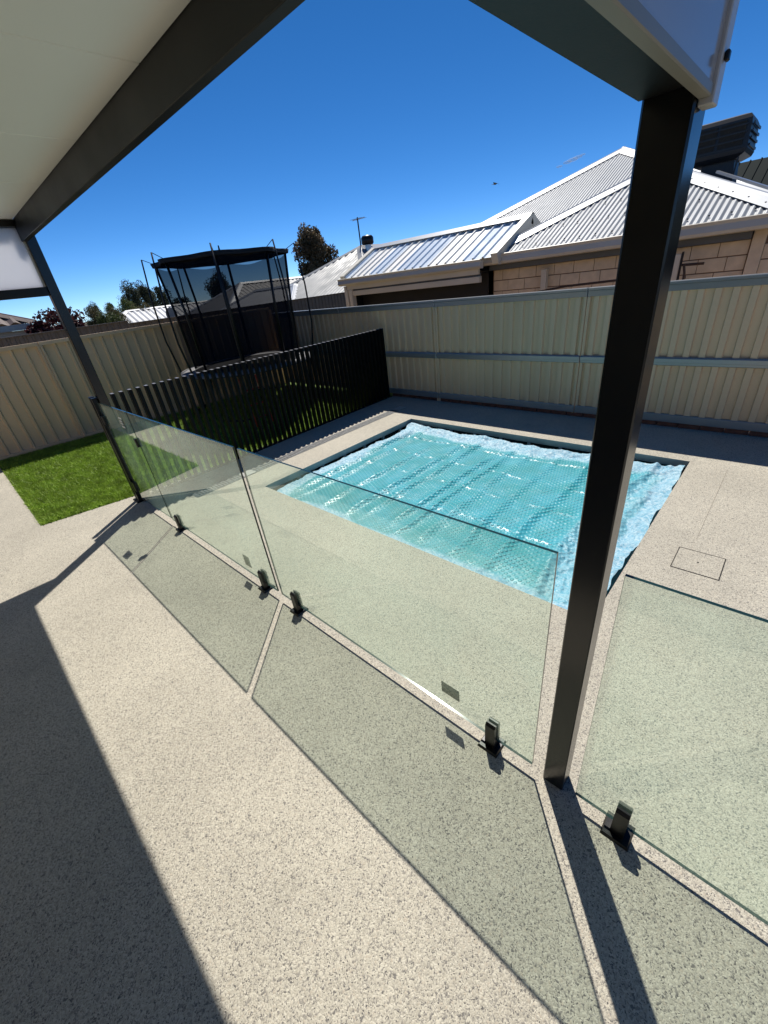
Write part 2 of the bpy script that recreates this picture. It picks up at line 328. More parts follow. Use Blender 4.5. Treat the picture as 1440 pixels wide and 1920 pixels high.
M['print'] = pbr('white_print', (.8,.8,.8), .5)
M['cooler'] = pbr('cooler_plastic', (.022,.022,.024), .45, 0, .1, 5)
M['cooler_pad'] = pbr('cooler_pad', (.030,.024,.017), .9, 0, .3, 40, .4, 90)

# ------------------------------------------------------------------ ground
PX0, PX1, PY0, PY1 = -4.405, -0.491, 2.209, 5.12
def terrain():
    g = MB(); xs = [-900,-300,-120,-60,-30,-18,-13.5,-11.2,-10.3,-6,-2,4,12,40,150,600]; ys = [-500,-100,-30,-8,-2,2,6.6,12,25,60,150,400,1200]
    def z(x, y):
        if x > -10.5: return -1.75 if (-6 <= x <= 0 and 2 <= y < 6.5) else -0.035
        return -0.035 - min(1.0, (-10.5-x)/12)*1.6
    vs = []; fs = []
    for j, y in enumerate(ys):
        for i, x in enumerate(xs): vs.append((x, y, -0.035 - min(1.0, max(0, (-10.5-x)/12))*1.6))
    nx = len(xs)
    for j in range(len(ys)-1):
        for i in range(nx-1):
            fs.append((j*nx+i, j*nx+i+1, (j+1)*nx+i+1, (j+1)*nx+i))
    # the pool pit: leave out the cells under the paved court
    keep = []
    for f in fs:
        c = np.mean([vs[k] for k in f], axis=0)
        if -6 < c[0] < 4 and -2 < c[1] < 6.6: continue
        keep.append(f)
    g.add(vs, keep); return g.build('ground', M['earth'])
struct(terrain())
def sheet_with_hole(x0, x1, y0, y1, hx0, hx1, hy0, hy1, z):
    g = MB()
    for a, b, c, d in ((x0,x1,y0,hy0),(x0,x1,hy1,y1),(x0,hx0,hy0,hy1),(hx1,x1,hy0,hy1)):
        g.quad((a,c,z),(b,c,z),(b,d,z),(a,d,z))
    return g
pv = sheet_with_hole(-5.73, 6.0, -6.0, 6.62, PX0, PX1, PY0, PY1, 0.0)
pv.quad((-11.0,-6,0),(-5.73,-6,0),(-5.73,.085,0),(-11.0,.085,0))
pv.add([(-6.01,.085,0),(-5.73,.085,0),(-5.73,1.42,0)], [(0,1,2)])
paving = struct(pv.build('paving', M['paving'], fix=False))
# hairline joints sawn in the paving
jt = MB()
for (a, b) in ((( -0.16, 3.55), (-0.16, 5.05)),):
    jt.box(a[0]-.0012, a[0]+.0012, a[1], b[1], .0005, .0022)
o = jt.build('saw_joint', M['joint'], paving)

# pool shell
ps = MB(); R0 = -.078; IN = .05
a = [(PX0,PY0),(PX1,PY0),(PX1,PY1),(PX0,PY1)]
for i in range(4):
    p, q = a[i], a[(i+1) % 4]
    ps.quad((*p,0),(*p,R0),(*q,R0),(*q,0))
pool = struct(ps.build('pool', M['pool_wall'], fix=False))
pt = MB(); b = [(PX0-IN,PY0-IN),(PX1+IN,PY0-IN),(PX1+IN,PY1+IN),(PX0-IN,PY1+IN)]
for i in range(4):
    p, q = b[i], b[(i+1) % 4]; pi, qi = a[i], a[(i+1) % 4]
    pt.quad((*pi,R0),(*p,R0),(*q,R0),(*qi,R0)); pt.quad((*p,R0),(*p,-1.4),(*q,-1.4),(*q,R0))
pt.quad((*b[0],-1.4),(*b[1],-1.4),(*b[2],-1.4),(*b[3],-1.4))
pt.build('waterline_tile', M['pool_tile'], pool, fix=False)
br = MB()
for k in range(9):   # rim brackets that break up the dark band
    x = PX0 + .35 + k*.43
    br.box(x, x+.035, PY1-.004, PY1+.03, -.15, R0-.001)
for k in range(6):
    y = PY0 + .5 + k*.42
    br.box(PX0-.03, PX0+.004, y, y+.04, -.15, R0-.001)
br.build('rim_bracket', M['pool_wall'], pool)
wt = MB().quad((PX0-.04,PY0-.04,-.165),(PX1+.04,PY0-.04,-.165),(PX1+.04,PY1+.04,-.165),(PX0-.04,PY1+.04,-.165))
struct(wt.build('water', M['water'], fix=False))

# ------------------------------------------------------------------ pool cover
def vnoise(x, y, seed, oct=4):
    r = np.random.default_rng(seed); tot = np.zeros_like(x); amp = 1.0; fr = 1.0
    for k in range(oct):
        n = 64; g = r.random((n, n))*2-1
        xi = np.floor(x*fr).astype(int); yi = np.floor(y*fr).astype(int); fx = x*fr-xi; fy = y*fr-yi
        fx = fx*fx*(3-2*fx); fy = fy*fy*(3-2*fy)
        a_ = g[xi % n, yi % n]; b_ = g[(xi+1) % n, yi % n]; c_ = g[xi % n, (yi+1) % n]; d_ = g[(xi+1) % n, (yi+1) % n]
        tot += amp*((a_*(1-fx)+b_*fx)*(1-fy)+(c_*(1-fx)+d_*fx)*fy); amp *= .5; fr *= 2.03
    return tot
def build_cover():
    nx, ny = 460, 350
    U, V = np.meshgrid(np.linspace(0, 1, nx), np.linspace(0, 1, ny))
    W, D = PX1-PX0, PY1-PY0
    # ragged rim: inset differs along each side
    def rim(s, sd, lo, hi): return lo + (hi-lo)*(.5+.5*np.clip(vnoise(s*7+3, s*0+1.5, sd, 4)*.9, -1, 1))
    xl = PX0 + rim(V, 11, .015, .11); xr = PX1 - rim(V, 12, -.01, .05); yn = PY0 + rim(U, 13, -.01, .05); yf = PY1 - rim(U, 14, .05, .13)
    X = xl + (xr-xl)*U; Y = yn + (yf-yn)*V
    dl = X-xl; dr = xr-X; dn = Y-yn; df = yf-Y
    wob = vnoise(X*2.2, Y*2.2, 21, 4)
    Z = -.118 + .008*wob
    # long folds that run away from the house
    r = np.random.default_rng(5); xk = PX0+.22
    while xk < PX1-.15:
        h = .010 + .019*r.random(); wd = .030 + .04*r.random(); y0 = PY0 + r.random()*.5; y1 = PY1 - r.random()*.7
        cx = xk + .035*vnoise(Y*1.3, Y*0+xk, int(xk*100) % 97 + 3, 3)
        fade = 1/(1+np.exp(-(Y-y0)/.08)) * 1/(1+np.exp((Y-y1)/.08))
        t = (X-cx)/wd
        Z += h*fade*np.exp(-t*t)*(.75+.5*vnoise(X*4, Y*3, 31, 3)) - .35*h*fade*np.exp(-((X-cx-.09)/.06)**2)
        xk += .19 + .24*r.random()
    for yk, h in ((PY0+.86, .006), (PY0+1.42, .004), (PY0+1.95, .006), (PY1-.42, .012)):
        cy_ = yk + .03*vnoise(X*1.6, X*0+yk, 41, 3)
        Z += h*np.exp(-((Y-cy_)/.022)**2)*(.7+.8*vnoise(X*6, Y*2, 43, 3)) - .4*h*np.exp(-((Y-cy_+.05)/.05)**2)
    # crumpled, turned-up hem
    hem = np.zeros_like(X)
    for d, wdt, sd, up in ((dl, .20, 51, .030), (dr, .24, 52, .055), (dn, .17, 53, .020), (df, .24, 54, .045)):
        wv = wdt*(.65+.7*(.5+.5*vnoise(X*2.5, Y*2.5, sd, 3)))
        e = np.clip(1-d/wv, 0, 1); hem = np.maximum(hem, np.clip(e*2.6, 0, 1)); Z += up*e**1.5
    cr = np.abs(vnoise(X*5+1.5*Y, Y*5-1.5*X, 61, 4)); cr2 = np.abs(vnoise(X*22+7, Y*22, 62, 3))
    Z += hem*(.017*(.45-cr) + .004*(.45-cr2))
    # the big turned flap on the right-hand side
    q = (X-(PX1-.36)) + .42*np.sin((Y-PY0)*1.15+.35)*.45
    flap = np.exp(-((q)/.045)**2)*(X > PX1-.7)
    Z += .032*flap*(1/(1+np.exp(-(Y-PY0-.1)/.1)))
    band = 1/(1+np.exp(-q/.03)) * (X > PX1-.62); hem = np.maximum(hem, band*.55)
    Z += band*(.020*(.4-np.abs(vnoise(X*11+2*Y, Y*6, 63, 3))))
    Z = np.minimum(Z, -.012)
    vs = np.stack([X, Y, Z], -1).reshape(-1, 3)
    idx = np.arange(nx*ny).reshape(ny, nx)
    fs = np.stack([idx[:-1,:-1], idx[:-1,1:], idx[1:,1:], idx[1:,:-1]], -1).reshape(-1, 4)
    me = bpy.data.meshes.new('pool_cover'); me.from_pydata(vs.tolist(), [], fs.tolist()); me.update()
    me.polygons.foreach_set('use_smooth', [True]*len(me.polygons)); me.materials.append(M['cover'])
    at = me.attributes.new('hem', 'FLOAT', 'POINT'); at.data.foreach_set('value', hem.reshape(-1).astype(np.float32))
    return link('pool_cover', me)
tag(build_cover(), 'wrinkled turquoise bubble cover floating on the pool', 'pool cover')

# ------------------------------------------------------------------ patio roof
T = thing('patio_roof', 'black framed patio roof with white ceiling panels and side infills overhead', 'patio roof', (-2.9, 1.1, 0))
MB().box(-5.56,-5.47, 1.115,1.205, 0,2.95, .004).build('post', M['charcoal'], T)
p = MB().box(-.323,-.235, 1.094,1.182, 0,2.95, .004).build('post', M['charcoal'], T)
MB().box(-5.60,-.20, 1.09,1.140, 2.763,2.930, .003).build('front_beam', M['beam'], T)
MB().box(-5.62,-.19, 1.1405,1.150, 2.785,3.06, .002).build('fascia', M['black'], T)
MB().box(-5.56,-5.45, -3.4,1.089, 2.87,2.925, .003).build('side_beam', M['black'], T)
MB().box(-5.56,-5.485, -3.4,1.114, 2.315,2.39, .003).build('side_rail', M['black'], T)
MB().box(-5.535,-5.515, -3.4,1.114, 2.391,2.869).build('infill_panel', M['infill_sunny'], T)
MB().box(-5.514,-5.500, 1.098,1.1145, 2.391,2.869).build('panel_channel', M['trim'], T)
MB().box(-.330,-.2365, -3.4,1.0935, 2.302,2.38, .003).build('side_rail', M['beam'], T)
MB().box(-.2325,-.2175, -3.4,1.100, 2.2975,2.95).build('infill_panel', M['infill'], T)
MB().box(-.2345,-.2150, -3.4,1.1005, 2.280,2.297, .002).build('panel_channel', M['channel'], T)
MB().box(-.2342,-.2110, 1.101,1.1425, 2.270,2.96, .002).build('corner_trim', M['trim'], T)
MB().box(-.2105,-.2035, 1.110,1.124, 2.322,2.336, .002).build('bolt', M['black'], T)
for k, (x0, x1) in enumerate(((-5.62,-5.14),(-5.14,-4.16),(-4.16,-3.18),(-3.18,-2.2),(-2.2,-1.22),(-1.22,-.264))):
    MB().box(x0+.0035, x1-.0035, -3.4, 1.0895, 2.926, 3.03, .003).build('ceiling_panel', M['ceiling'], T)
MB().box(-5.64,-.21, -3.4, 1.144, 3.0325, 3.05).build('roof_sheet', M['ceiling'], T)

# unseen house wall, added behind the camera to cut ambient light under the patio
hw = MB().box(-11.0,6.0,-3.75,-3.42,0.0,3.0); struct(hw.build('unseen_house_wall', pbr('unseen_wall_tone', (.38,.31,.23), .85)))
# ------------------------------------------------------------------ glass fence
YG0, YG1 = 1.085, 1.097
def pane(x0, x1, z0, z1, parent):
    me = MB().box(x0, x1, YG0, YG1, z0, z1).mesh('pane')
    me.materials.append(M['glass']); me.materials.append(M['glass_edge'])
    for f in me.polygons: f.material_index = 0 if abs(f.normal.y) > .9 else 1
    return link('pane', me, parent)
def glass_panel(x0, x1, label, sticker=None):
    t = thing('glass_screen', label, 'glass panel', ((x0+x1)/2, 1.091, 0), 'frameless glass panels of the pool fence')
    pane(x0, x1, .062, 1.262, t)
    if sticker:
        a, b, c, d = sticker
        MB().box(a, b, YG1+.0008, YG1+.0018, c, d).build('sticker', M['film'], t)
    return t
glass_panel(-4.490, -2.447, 'frameless glass panel between the gate and the middle pair of spigots', (-2.925,-2.825,.115,.225))
glass_panel(-2.392, -.374, 'frameless glass panel ending left of the big black post', (-.886,-.775,.150,.232))
glass_panel(-.180, 1.75, 'frameless glass panel at the right of the big black post')
t = thing('glass_gate', 'narrow frameless glass gate hung on the slim black posts', 'gate', (-5, 1.091, 0))
pane(-5.485, -4.512, .072, 1.262, t)
for z0, z1 in ((1.015,1.115),(.17,.29)):
    h = MB().box(-5.50,-5.425, YG0-.022,YG0-.0005, z0,z1,.003).build('hinge', M['black'], t)
    MB().tube([(-5.49,1.092,z0-.02),(-5.49,1.092,z1+.02)], .009, 8).build('hinge_pin', M['black'], h)
MB().box(-4.555,-4.515, YG0-.022,YG0-.0005, .905,.995,.003).build('latch', M['black'], t)
MB().box(-4.555,-4.515, YG1+.0005,YG1+.022, .905,.995,.003).build('latch', M['black'], t)
st = MB().box(-4.865,-4.745, YG1+.0008,YG1+.0018, 1.045,1.185).build('sign_film', M['film'], t)
pr = MB()
for z0, z1, x0, x1 in ((1.155,1.172,-4.855,-4.80),(1.155,1.172,-4.79,-4.765),(1.125,1.142,-4.85,-4.775),(1.10,1.115,-4.85,-4.82),(1.10,1.115,-4.81,-4.77),(1.065,1.085,-4.85,-4.76)):
    pr.box(x0, x1, YG0-.0022, YG0-.0008, z0, z1)
pr.build('sign_print', M['print'], st)

def gate_post(x0, x1, y0, y1, h, label):
    t = thing('gate_post', label, 'post', ((x0+x1)/2, (y0+y1)/2, 0), 'slim posts beside the glass gate')
    MB().box(x0,x1,y0,y1,.012,h,.003).build('shaft', M['black'], t)
    MB().box(x0-.003,x1+.003,y0-.003,y1+.003,h+.0005,h+.012,.003).build('cap', M['black'], t)
    MB().box(x0-.03,x1+.012,y0-.028,y1+.002,0.001,.0115,.003).build('base_plate', M['black'], t)
gate_post(-5.66,-5.615,1.065,1.11,1.30,'outer slim black post next to the turf at the glass gate')
gate_post(-5.565,-5.515,1.062,1.1105,1.295,'inner slim black post carrying the hinges of the glass gate')

def spigot(x, label):
    t = thing('spigot', label, 'spigot', (x, 1.091, 0), 'black glass fence spigots')
    me = bpy.data.meshes.new('base_plate'); bm = bmesh.new()
    bmesh.ops.create_cube(bm, size=1)
    for v in bm.verts:
        k = .5 if v.co.z < 0 else .44
        v.co = Vector((x + (1 if v.co.x > 0 else -1)*k*.105, 1.091 + (1 if v.co.y > 0 else -1)*k*.105, .001 if v.co.z < 0 else .014))
    bm.to_mesh(me); bm.free(); me.materials.append(M['black']); link('base_plate', me, t)
    for s in (-1, 1):
        y0, y1 = (YG0-.021, YG0-.001) if s < 0 else (YG1+.001, YG1+.021)
        g = MB(); zt = .178; c = .012
        pf = [(y0,.0145),(y1,.0145),(y1,zt-(c if s > 0 else 0)),(y1 if s < 0 else y1-c, zt),(y0+c if s < 0 else y0, zt),(y0, zt-(c if s < 0 else 0))]
        pf = [q for i, q in enumerate(pf) if i == 0 or q != pf[i-1]]
        n_ = len(pf)
        g.add([(x-.025, y, z) for y, z in pf] + [(x+.025, y, z) for y, z in pf], [tuple(range(n_)), tuple(range(2*n_-1, n_-1, -1))] + [(i, (i+1) % n_, n_+(i+1) % n_, n_+i) for i in range(n_)])
        g.build('clamp_jaw', M['black'], t)
    MB().box(x-.0245,x+.0245, YG0-.0008,YG1+.0008, .0145,.0605).build('clamp_foot', M['black'], t)
for x, lb in ((-4.30,'small black spigot nearest the glass gate'),(-2.64,'black spigot just left of the gap between two glass panels'),(-2.195,'black spigot just right of the gap between two glass panels'),(-.582,'black spigot just left of the big black post'),(-.005,'black spigot right of the big black post, nearest the camera')):
    spigot(x, lb)

# ------------------------------------------------------------------ slat fence
t = thing('slat_fence', 'black vertical slat pool fence between turf and pool', 'fence', (-5.68, 3.7, 0))
sl = MB().box(-.0350,.0350, -.0185,.0185, 0,1.285,.003).mesh('slat', M['slat']); sl.materials.append(M['slat_top_glint'])
for f in sl.polygons:
    if f.center.z > 1.28 and f.normal.z > .5: f.material_index = 1
k = 0; y = 1.30
while y < 6.13:
    x = -5.600 - .029*y + .002
    o = link('slat', sl); o.location = (x, y, .012); adopt_loc = o.location.copy()
    adopt(o, t); y += .0972
g = MB(); g.bar((-5.600-.029*1.26+.002,1.26,.006),(-5.600-.029*6.14+.002,6.14,.006),.075,.010); g.build('base_channel', M['black'], t)

# channel drain
t = thing('channel_drain', 'grey metal channel drain between slat fence and pool', 'drain', (-5.0, 3.9, 0))
MB().box(-5.085,-4.915, 1.55,5.62, .001,.004).build('frame', M['drain'], t)
gme = MB().box(-.07,.07,-.23,.23,.0045,.0075,.001).mesh('grate', M['drain'])
for k in range(8):
    o = link('grate', gme); o.location = (-5.0, 1.80+k*.47, 0); adopt(o, t)
    s_ = MB()
    for i in range(11): s_.box(-5.06,-4.94,1.80+k*.47-.2+i*.04,1.80+k*.47-.2+i*.04+.012,.0077,.0088)
    s_.build('grate_slot', M['groove'], o)
MB().box(-5.085,-4.915, 5.40,5.62,.0045,.008,.001).build('end_plate', M['plate'], t)
MB().box(-5.085,-4.915, 2.22,2.40,.008,.0105,.001).build('cover_plate', M['plate'], t)

t = thing('skimmer_lid', 'square paved skimmer lid outlined in the paving right of the pool', 'lid', (-.094, 3.216, 0))
for bx in ((-.240,.052,3.066,3.0715),(-.240,.052,3.3605,3.366),(-.240,-.2345,3.072,3.360),(.0465,.052,3.072,3.360)):
    MB().box(*bx, .0008,.0032).build('lid_frame', M['groove'], t)
MB().box(-.234,.046, 3.072,3.360, .0006,.0020).build('lid_plate', M['paving'], t)
MB().tube([(-.095,3.216,.0021),(-.095,3.216,.0036)], .007, 10).build('finger_hole', M['groove'], t)

# ------------------------------------------------------------------ boundary fences
def rib_sheet(length, z0, z1, pitch, depth, flat=.5, edge=.012):
    """ribbed sheet in the local X-Z plane, ribs towards -Y"""
    g = MB(); pts = [(0.0, 0.0)]; x = 0.0; cnt = max(1, round(length/pitch)); pitch = length/cnt
    for _k in range(cnt):
        a = pitch*(1-flat)
        pts += [(x+a*.5, 0.0), (x+a*.5+edge, -depth), (x+a*.5+pitch*flat-edge, -depth), (x+a*.5+pitch*flat, 0.0)]; x += pitch
    pts.append((length, 0.0))
    n_ = len(pts)
    g.add([(p, q, z0) for p, q in pts] + [(p, q, z1) for p, q in pts], [(i, i+1, n_+i+1, n_+i) for i in range(n_-1)])
    return g
# right/back fence along X, ribbed side with rails facing the yard
t = thing('back_fence', 'cream ribbed steel fence with blue grey rails behind the pool', 'fence', (-3, 6.2, 0))
FY = 6.205
fme = rib_sheet(2.36/3-.004, .12, 1.60, .1565, .030, .5, .010).mesh('fence_sheet', M['cream_fence'])
bay = 2.38; x_posts = [-9.50 + bay*i for i in range(6)]     # .. -4.74? posts near -4.6 and -2.15
x_posts = [-4.59-2.43*2, -4.59-2.43, -4.59, -2.13, .30, 2.73]
for i in range(len(x_posts)-1):
    x0, x1 = x_posts[i]+.035, x_posts[i+1]-.035; wd = (x1-x0)/3
    for k in range(3):
        o = link('fence_sheet', fme); o.location = (x0+k*wd, FY, 0); o.scale = (wd/(2.36/3-.004), 1, 1); adopt(o, t)
    MB().box(x0-.03,x1+.03, FY-.045,FY+.02, 1.588,1.655,.004).build('top_rail', M['galv_rail'], t)
    g = MB().box(x0-.03,x1+.03, FY-.060,FY+.03, 1.6555,1.692,.006); g.build('top_cap', M['galv_rail'], t)
    MB().box(x0-.03,x1+.03, FY-.052,FY-.023, .765,.862,.008).build('mid_rail', M['galv_rail'], t)
    MB().box(x0-.03,x1+.03, FY-.066,FY-.0525, .800,.852,.004).build('mid_rail_lip', M['galv_rail'], t)
    MB().box(x0-.03,x1+.03, FY-.045,FY+.02, .06,.16,.006).build('bottom_rail', M['galv_rail'], t)
for x in x_posts:
    for s in (-1, 1):
        MB().box(x+s*.022-.018,x+s*.022+.018, FY-.038,FY+.01, .0,1.587,.003).build('post', M['cream_fence'], t)
bme = MB().box(0,.225,FY-.035,FY+.06,.002,.058,.003).mesh('plinth_brick', M['brick_red'])
k = 0
for x in np.arange(-5.75, 1.6, .235):
    o = link('plinth_brick', bme); o.location = (x, .004*math.sin(x*9), 0); adopt(o, t)

t = thing('side_fence', 'cream ribbed steel fence along the far edge of the turf', 'fence', (-10.0, 3, 0))
def lfx(y): return -10.104 + .059*y
ang = math.atan(.059)
fm2 = rib_sheet(.80, .02, 1.76, .2, .028, .86, .018).mesh('fence_sheet', M['cream_fence'])
def place_side(o, y, dx=0.0):
    o.rotation_euler = (0, 0, math.pi/2 - ang); o.location = (lfx(y)+dx, y, 0); adopt(o, t)
yposts = [1.52-2.42*2, 1.52-2.42, 1.52, 3.94, 6.28]
for i in range(len(yposts)-1):
    y0, y1 = yposts[i]+.035, yposts[i+1]-.035; wd = (y1-y0)/3
    for k in range(3):
        o = link('fence_sheet', fm2); o.scale = (wd/.8, -1, 1); place_side(o, y0+k*wd)
    MB().bar((lfx(y0-.03),y0-.03,1.785),(lfx(y1+.03),y1+.03,1.785),.07,.06).build('top_rail', M['cream_fence'], t)
    MB().bar((lfx(y0-.03),y0-.03,.03),(lfx(y1+.03),y1+.03,.03),.06,.08).build('bottom_rail', M['cream_fence'], t)
for y in yposts:
    for s in (-1, 1):
        x = lfx(y); MB().box(x-.01,x+.04, y+s*.022-.018,y+s*.022+.018, 0,1.754,.003).build('post', M['cream_fence'], t)

t = thing('neighbour_fence', 'weathered grey ribbed fence rising behind the side fence', 'fence', (-12.5, 2, -.3))
f3 = rib_sheet(1.5, -.3, 1.915, .15, .02).mesh('fence_sheet', M['grey_fence'])
for k in range(8):
    y = -8.1+k*1.5
    if y > 3.0: continue
    o = link('fence_sheet', f3); o.rotation_euler = (0,0,math.pi/2); o.scale = (1,-1,1); o.location = (-12.5, y, 0); adopt(o, t)
MB().box(-12.55,-12.45,-8.1,3.9,1.9155,1.935).build('top_rail', M['grey_fence'], t)
f4 = rib_sheet(1.5, -.3, 1.85, .15, .02).mesh('fence_sheet', M['grey_fence'])
for k in range(8):
    o = link('fence_sheet', f4); o.rotation_euler = (0,0,math.pi/2); o.scale = (1,-1,1); o.location = (-12.5, 3.9+k*1.5, 0); adopt(o, t)
MB().box(-12.55,-12.45,3.901,15.9,1.8505,1.865).build('top_rail', M['grey_fence'], t)

# ------------------------------------------------------------------ turf
tb = MB().quad((-10.25,.06,-.008),(-5.70,.06,-.008),(-5.70,6.6,-.008),(-10.25,6.6,-.008))
turf_base = struct(tb.build('turf_backing', M['turf_base'], fix=False))
def turf():
    reg = [(-10.1,-5.745,.10,1.9,62000),(-10.0,-5.745,1.9,6.15,44000)]
    V = []; 
    for x0,x1,y0,y1,n in reg:
        x = rng.uniform(x0,x1,n); y = rng.uniform(y0,y1,n); ok = x < -6.02+.21*(y-.085); x = x[ok]; y = y[ok]; n = len(x); a = rng.uniform(0,2*math.pi,n); h = rng.uniform(.020,.050,n); wd = rng.uniform(.004,.008,n)
        la = rng.uniform(0,2*math.pi,n); le = rng.uniform(.5,1.5,n)*h
        A = np.stack([x-np.cos(a)*wd, y-np.sin(a)*wd, np.full(n,-.004)],-1); B = np.stack([x+np.cos(a)*wd, y+np.sin(a)*wd, np.full(n,-.004)],-1)
        C = np.stack([x+np.cos(la)*le, y+np.sin(la)*le, h],-1); V.append(np.stack([A,B,C],1))
    V = np.concatenate(V).reshape(-1,3); n = len(V)//3
    me = bpy.data.meshes.new('turf'); me.vertices.add(len(V)); me.vertices.foreach_set('co', V.reshape(-1).astype(np.float32))
    me.loops.add(len(V)); me.loops.foreach_set('vertex_index', np.arange(len(V),dtype=np.int32))
    me.polygons.add(n); me.polygons.foreach_set('loop_start', np.arange(0,len(V),3,dtype=np.int32)); me.polygons.foreach_set('loop_total', np.full(n,3,dtype=np.int32))
    me.update(calc_edges=True); me.materials.append(M['turf']); o = link('turf', me)
    tag(o, 'short bright green turf beside the paving', 'turf'); stuff(o)
turf()

# ------------------------------------------------------------------ trampoline
def trampoline():
    cx, cy, r = -8.40, 4.65, 1.32; ph = .2
    t = thing('trampoline', 'black trampoline with safety net and shade roof behind the slat fence', 'trampoline', (cx, cy, 0))
    circ = lambda rad, z, n=48: [(cx+rad*math.cos(2*math.pi*k/n), cy+rad*math.sin(2*math.pi*k/n), z) for k in range(n)]
    def ring(rad, z, rr):
        p = circ(rad, z); return MB().tube(p+[p[0]], rr, 8, False)
    ring(r, .86, .024).build('frame', M['black'], t, True)
    g = MB(); n = 48; g.add(circ(r-.22, .885), [tuple(range(n))]); g.build('jump_mat', M['mat_black'], t, fix=False)
    g = MB(); a_ = circ(r-.24, .895); b_ = circ(r-.06, .915); c_ = circ(r+.05, .905); d_ = circ(r+.06, .86)
    g.add(a_+b_+c_+d_, [(j*n+i, j*n+(i+1) % n, (j+1)*n+(i+1) % n, (j+1)*n+i) for j in range(3) for i in range(n)])
    g.build('spring_pad', M['pad'], t, True)
    for k in range(4):
        a1 = math.pi/4+k*math.pi/2-.35; a2 = a1+.7; P = lambda a, z, rd=r: (cx+rd*math.cos(a), cy+rd*math.sin(a), z)
        MB().tube([P(a1,.86),P(a1,.06,r+.06),P((a1+a2)/2,.03,r+.09),P(a2,.06,r+.06),P(a2,.86)], .022, 7).build('leg', M['black'], t, True)
    tops = []
    for k in range(8):
        a = ph+math.pi/4*k; c_, s_ = math.cos(a), math.sin(a)
        pts = [(cx+(r+.05)*c_, cy+(r+.05)*s_, .30),(cx+(r+.07)*c_, cy+(r+.07)*s_, .95),(cx+(r+.15)*c_, cy+(r+.15)*s_, 1.5),(cx+(r+.15)*c_, cy+(r+.15)*s_, 2.2),(cx+(r+.08)*c_, cy+(r+.08)*s_, 2.90)]
        o = MB().tube(pts, [.02,.02,.018,.016,.013], 7).build('pole', M['black'], t, True)
        tops.append((a, Vector(pts[-1])))
        MB().tube([pts[-1], (cx+(r-.12)*c_, cy+(r-.12)*s_, 2.80)], .006, 5).build('strap', M['black'], o)
        MB().tube([(cx+(r-.12)*c_, cy+(r-.12)*s_, 2.79),(cx+(r-.2)*c_, cy+(r-.2)*s_, 1.9),(cx+(r-.24)*c_, cy+(r-.24)*s_, .93)], .024, 6).build('net_sleeve', M['black'], t, True)
    g = MB(); n = 64; rows = [(.92,r-.24),(1.4,r-.25),(2.0,r-.22),(2.5,r-.16),(2.75,r-.12)]
    for z, rd in rows:
        for k in range(n):
            a = 2*math.pi*k/n; sag = 1-.030*(math.sin(4*(a-ph))**2)*((z-.92)/1.8)
            dz = -.05*(math.sin(4*(a-ph))**2) if z > 2.6 else 0
            g.v.append((cx+rd*sag*math.cos(a), cy+rd*sag*math.sin(a), z+dz))
    g.f += [(j*n+i, j*n+(i+1) % n, (j+1)*n+(i+1) % n, (j+1)*n+i) for j in range(len(rows)-1) for i in range(n)]
    g.build('net', M['net'], t, True)
    g = MB(); rr_ = []
    for k in range(n):
        a = 2*math.pi*k/n; rd = (r-.04)*(1-.12*math.sin(4*(a-ph))**2); rr_.append((a, rd))
    g.v.append((cx, cy, 2.90)); 
    for fr, z in ((.55,2.84),(1.0,2.81),(.985,2.745)):
        for a, rd in rr_: g.v.append((cx+rd*fr*math.cos(a), cy+rd*fr*math.sin(a), z))
    g.f += [(0, 1+i, 1+(i+1) % n) for i in range(n)] + [(1+j*n+i, 1+j*n+(i+1) % n, 1+(j+1)*n+(i+1) % n, 1+(j+1)*n+i) for j in range(2) for i in range(n)]
    g.build('shade_roof', M['shade'], t, True)
    MB().tube([(cx,cy,2.895),(cx,cy,2.99)], [.02,.012], 8).build('finial', M['black'], t)
    l = MB(); 
    for s in (-.17,.17): l.tube([(cx+r+.10, cy-.9+s, .86),(cx+r+.32, cy-.9+s, .02)], .014, 6)
    for f in (.25,.55,.82): l.tube([(cx+r+.10+.22*f, cy-1.07, .86-.84*f),(cx+r+.10+.22*f, cy-.73, .86-.84*f)], .014, 6)
    l.build('ladder', M['red'], t)
trampoline()

# ------------------------------------------------------------------ roofs
def corr(poly, udir, pitch, amp, kind='sine', step=None):
    """corrugated sheet filling a convex planar polygon, ribs at right angles to udir"""
    P = np.array(poly, float); u = np.array(udir, float); u /= np.linalg.norm(u)
    nrm = np.cross(P[1]-P[0], P[2]-P[0]); nrm /= np.linalg.norm(nrm)
    if nrm[2] < 0: nrm = -nrm
    v = np.cross(nrm, u); O = P[0]
    U = (P-O)@u; Vv = (P-O)@v
    us = []; hs = []
    if kind == 'sine':
        a = np.arange(U.min(), U.max(), pitch/6); us = list(a)+[U.max()]; hs = [amp*math.sin(2*math.pi*q/pitch) for q in us]
    else:
        q = U.min()
        while q < U.max():
            for d, h in ((0,0),(pitch*.78,0),(pitch*.83,amp),(pitch*.93,amp),(pitch*.98,0)):
                if q+d < U.max(): us.append(q+d); hs.append(h)
            q += pitch
        us.append(U.max()); hs.append(0)
    g = MB(); col = []
    n_ = len(P)
    for q, h in zip(us, hs):
        q2 = min(max(q, U.min()+1e-5), U.max()-1e-5); vals = []
        for i in range(n_):
            a, b = U[i], U[(i+1) % n_]
            if (a-q2)*(b-q2) <= 0 and abs(a-b) > 1e-9: vals.append(Vv[i]+(Vv[(i+1) % n_]-Vv[i])*(q2-a)/(b-a))
        if len(vals) < 2: continue
        lo, hi = min(vals), max(vals); p0 = O+u*q+v*lo+nrm*h; p1 = O+u*q+v*hi+nrm*h
        b = len(g.v); g.v += [tuple(p0), tuple(p1)]; col.append(b)
    for a, b in zip(col[:-1], col[1:]): g.f.append((a, b, b+1, a+1))
    return g
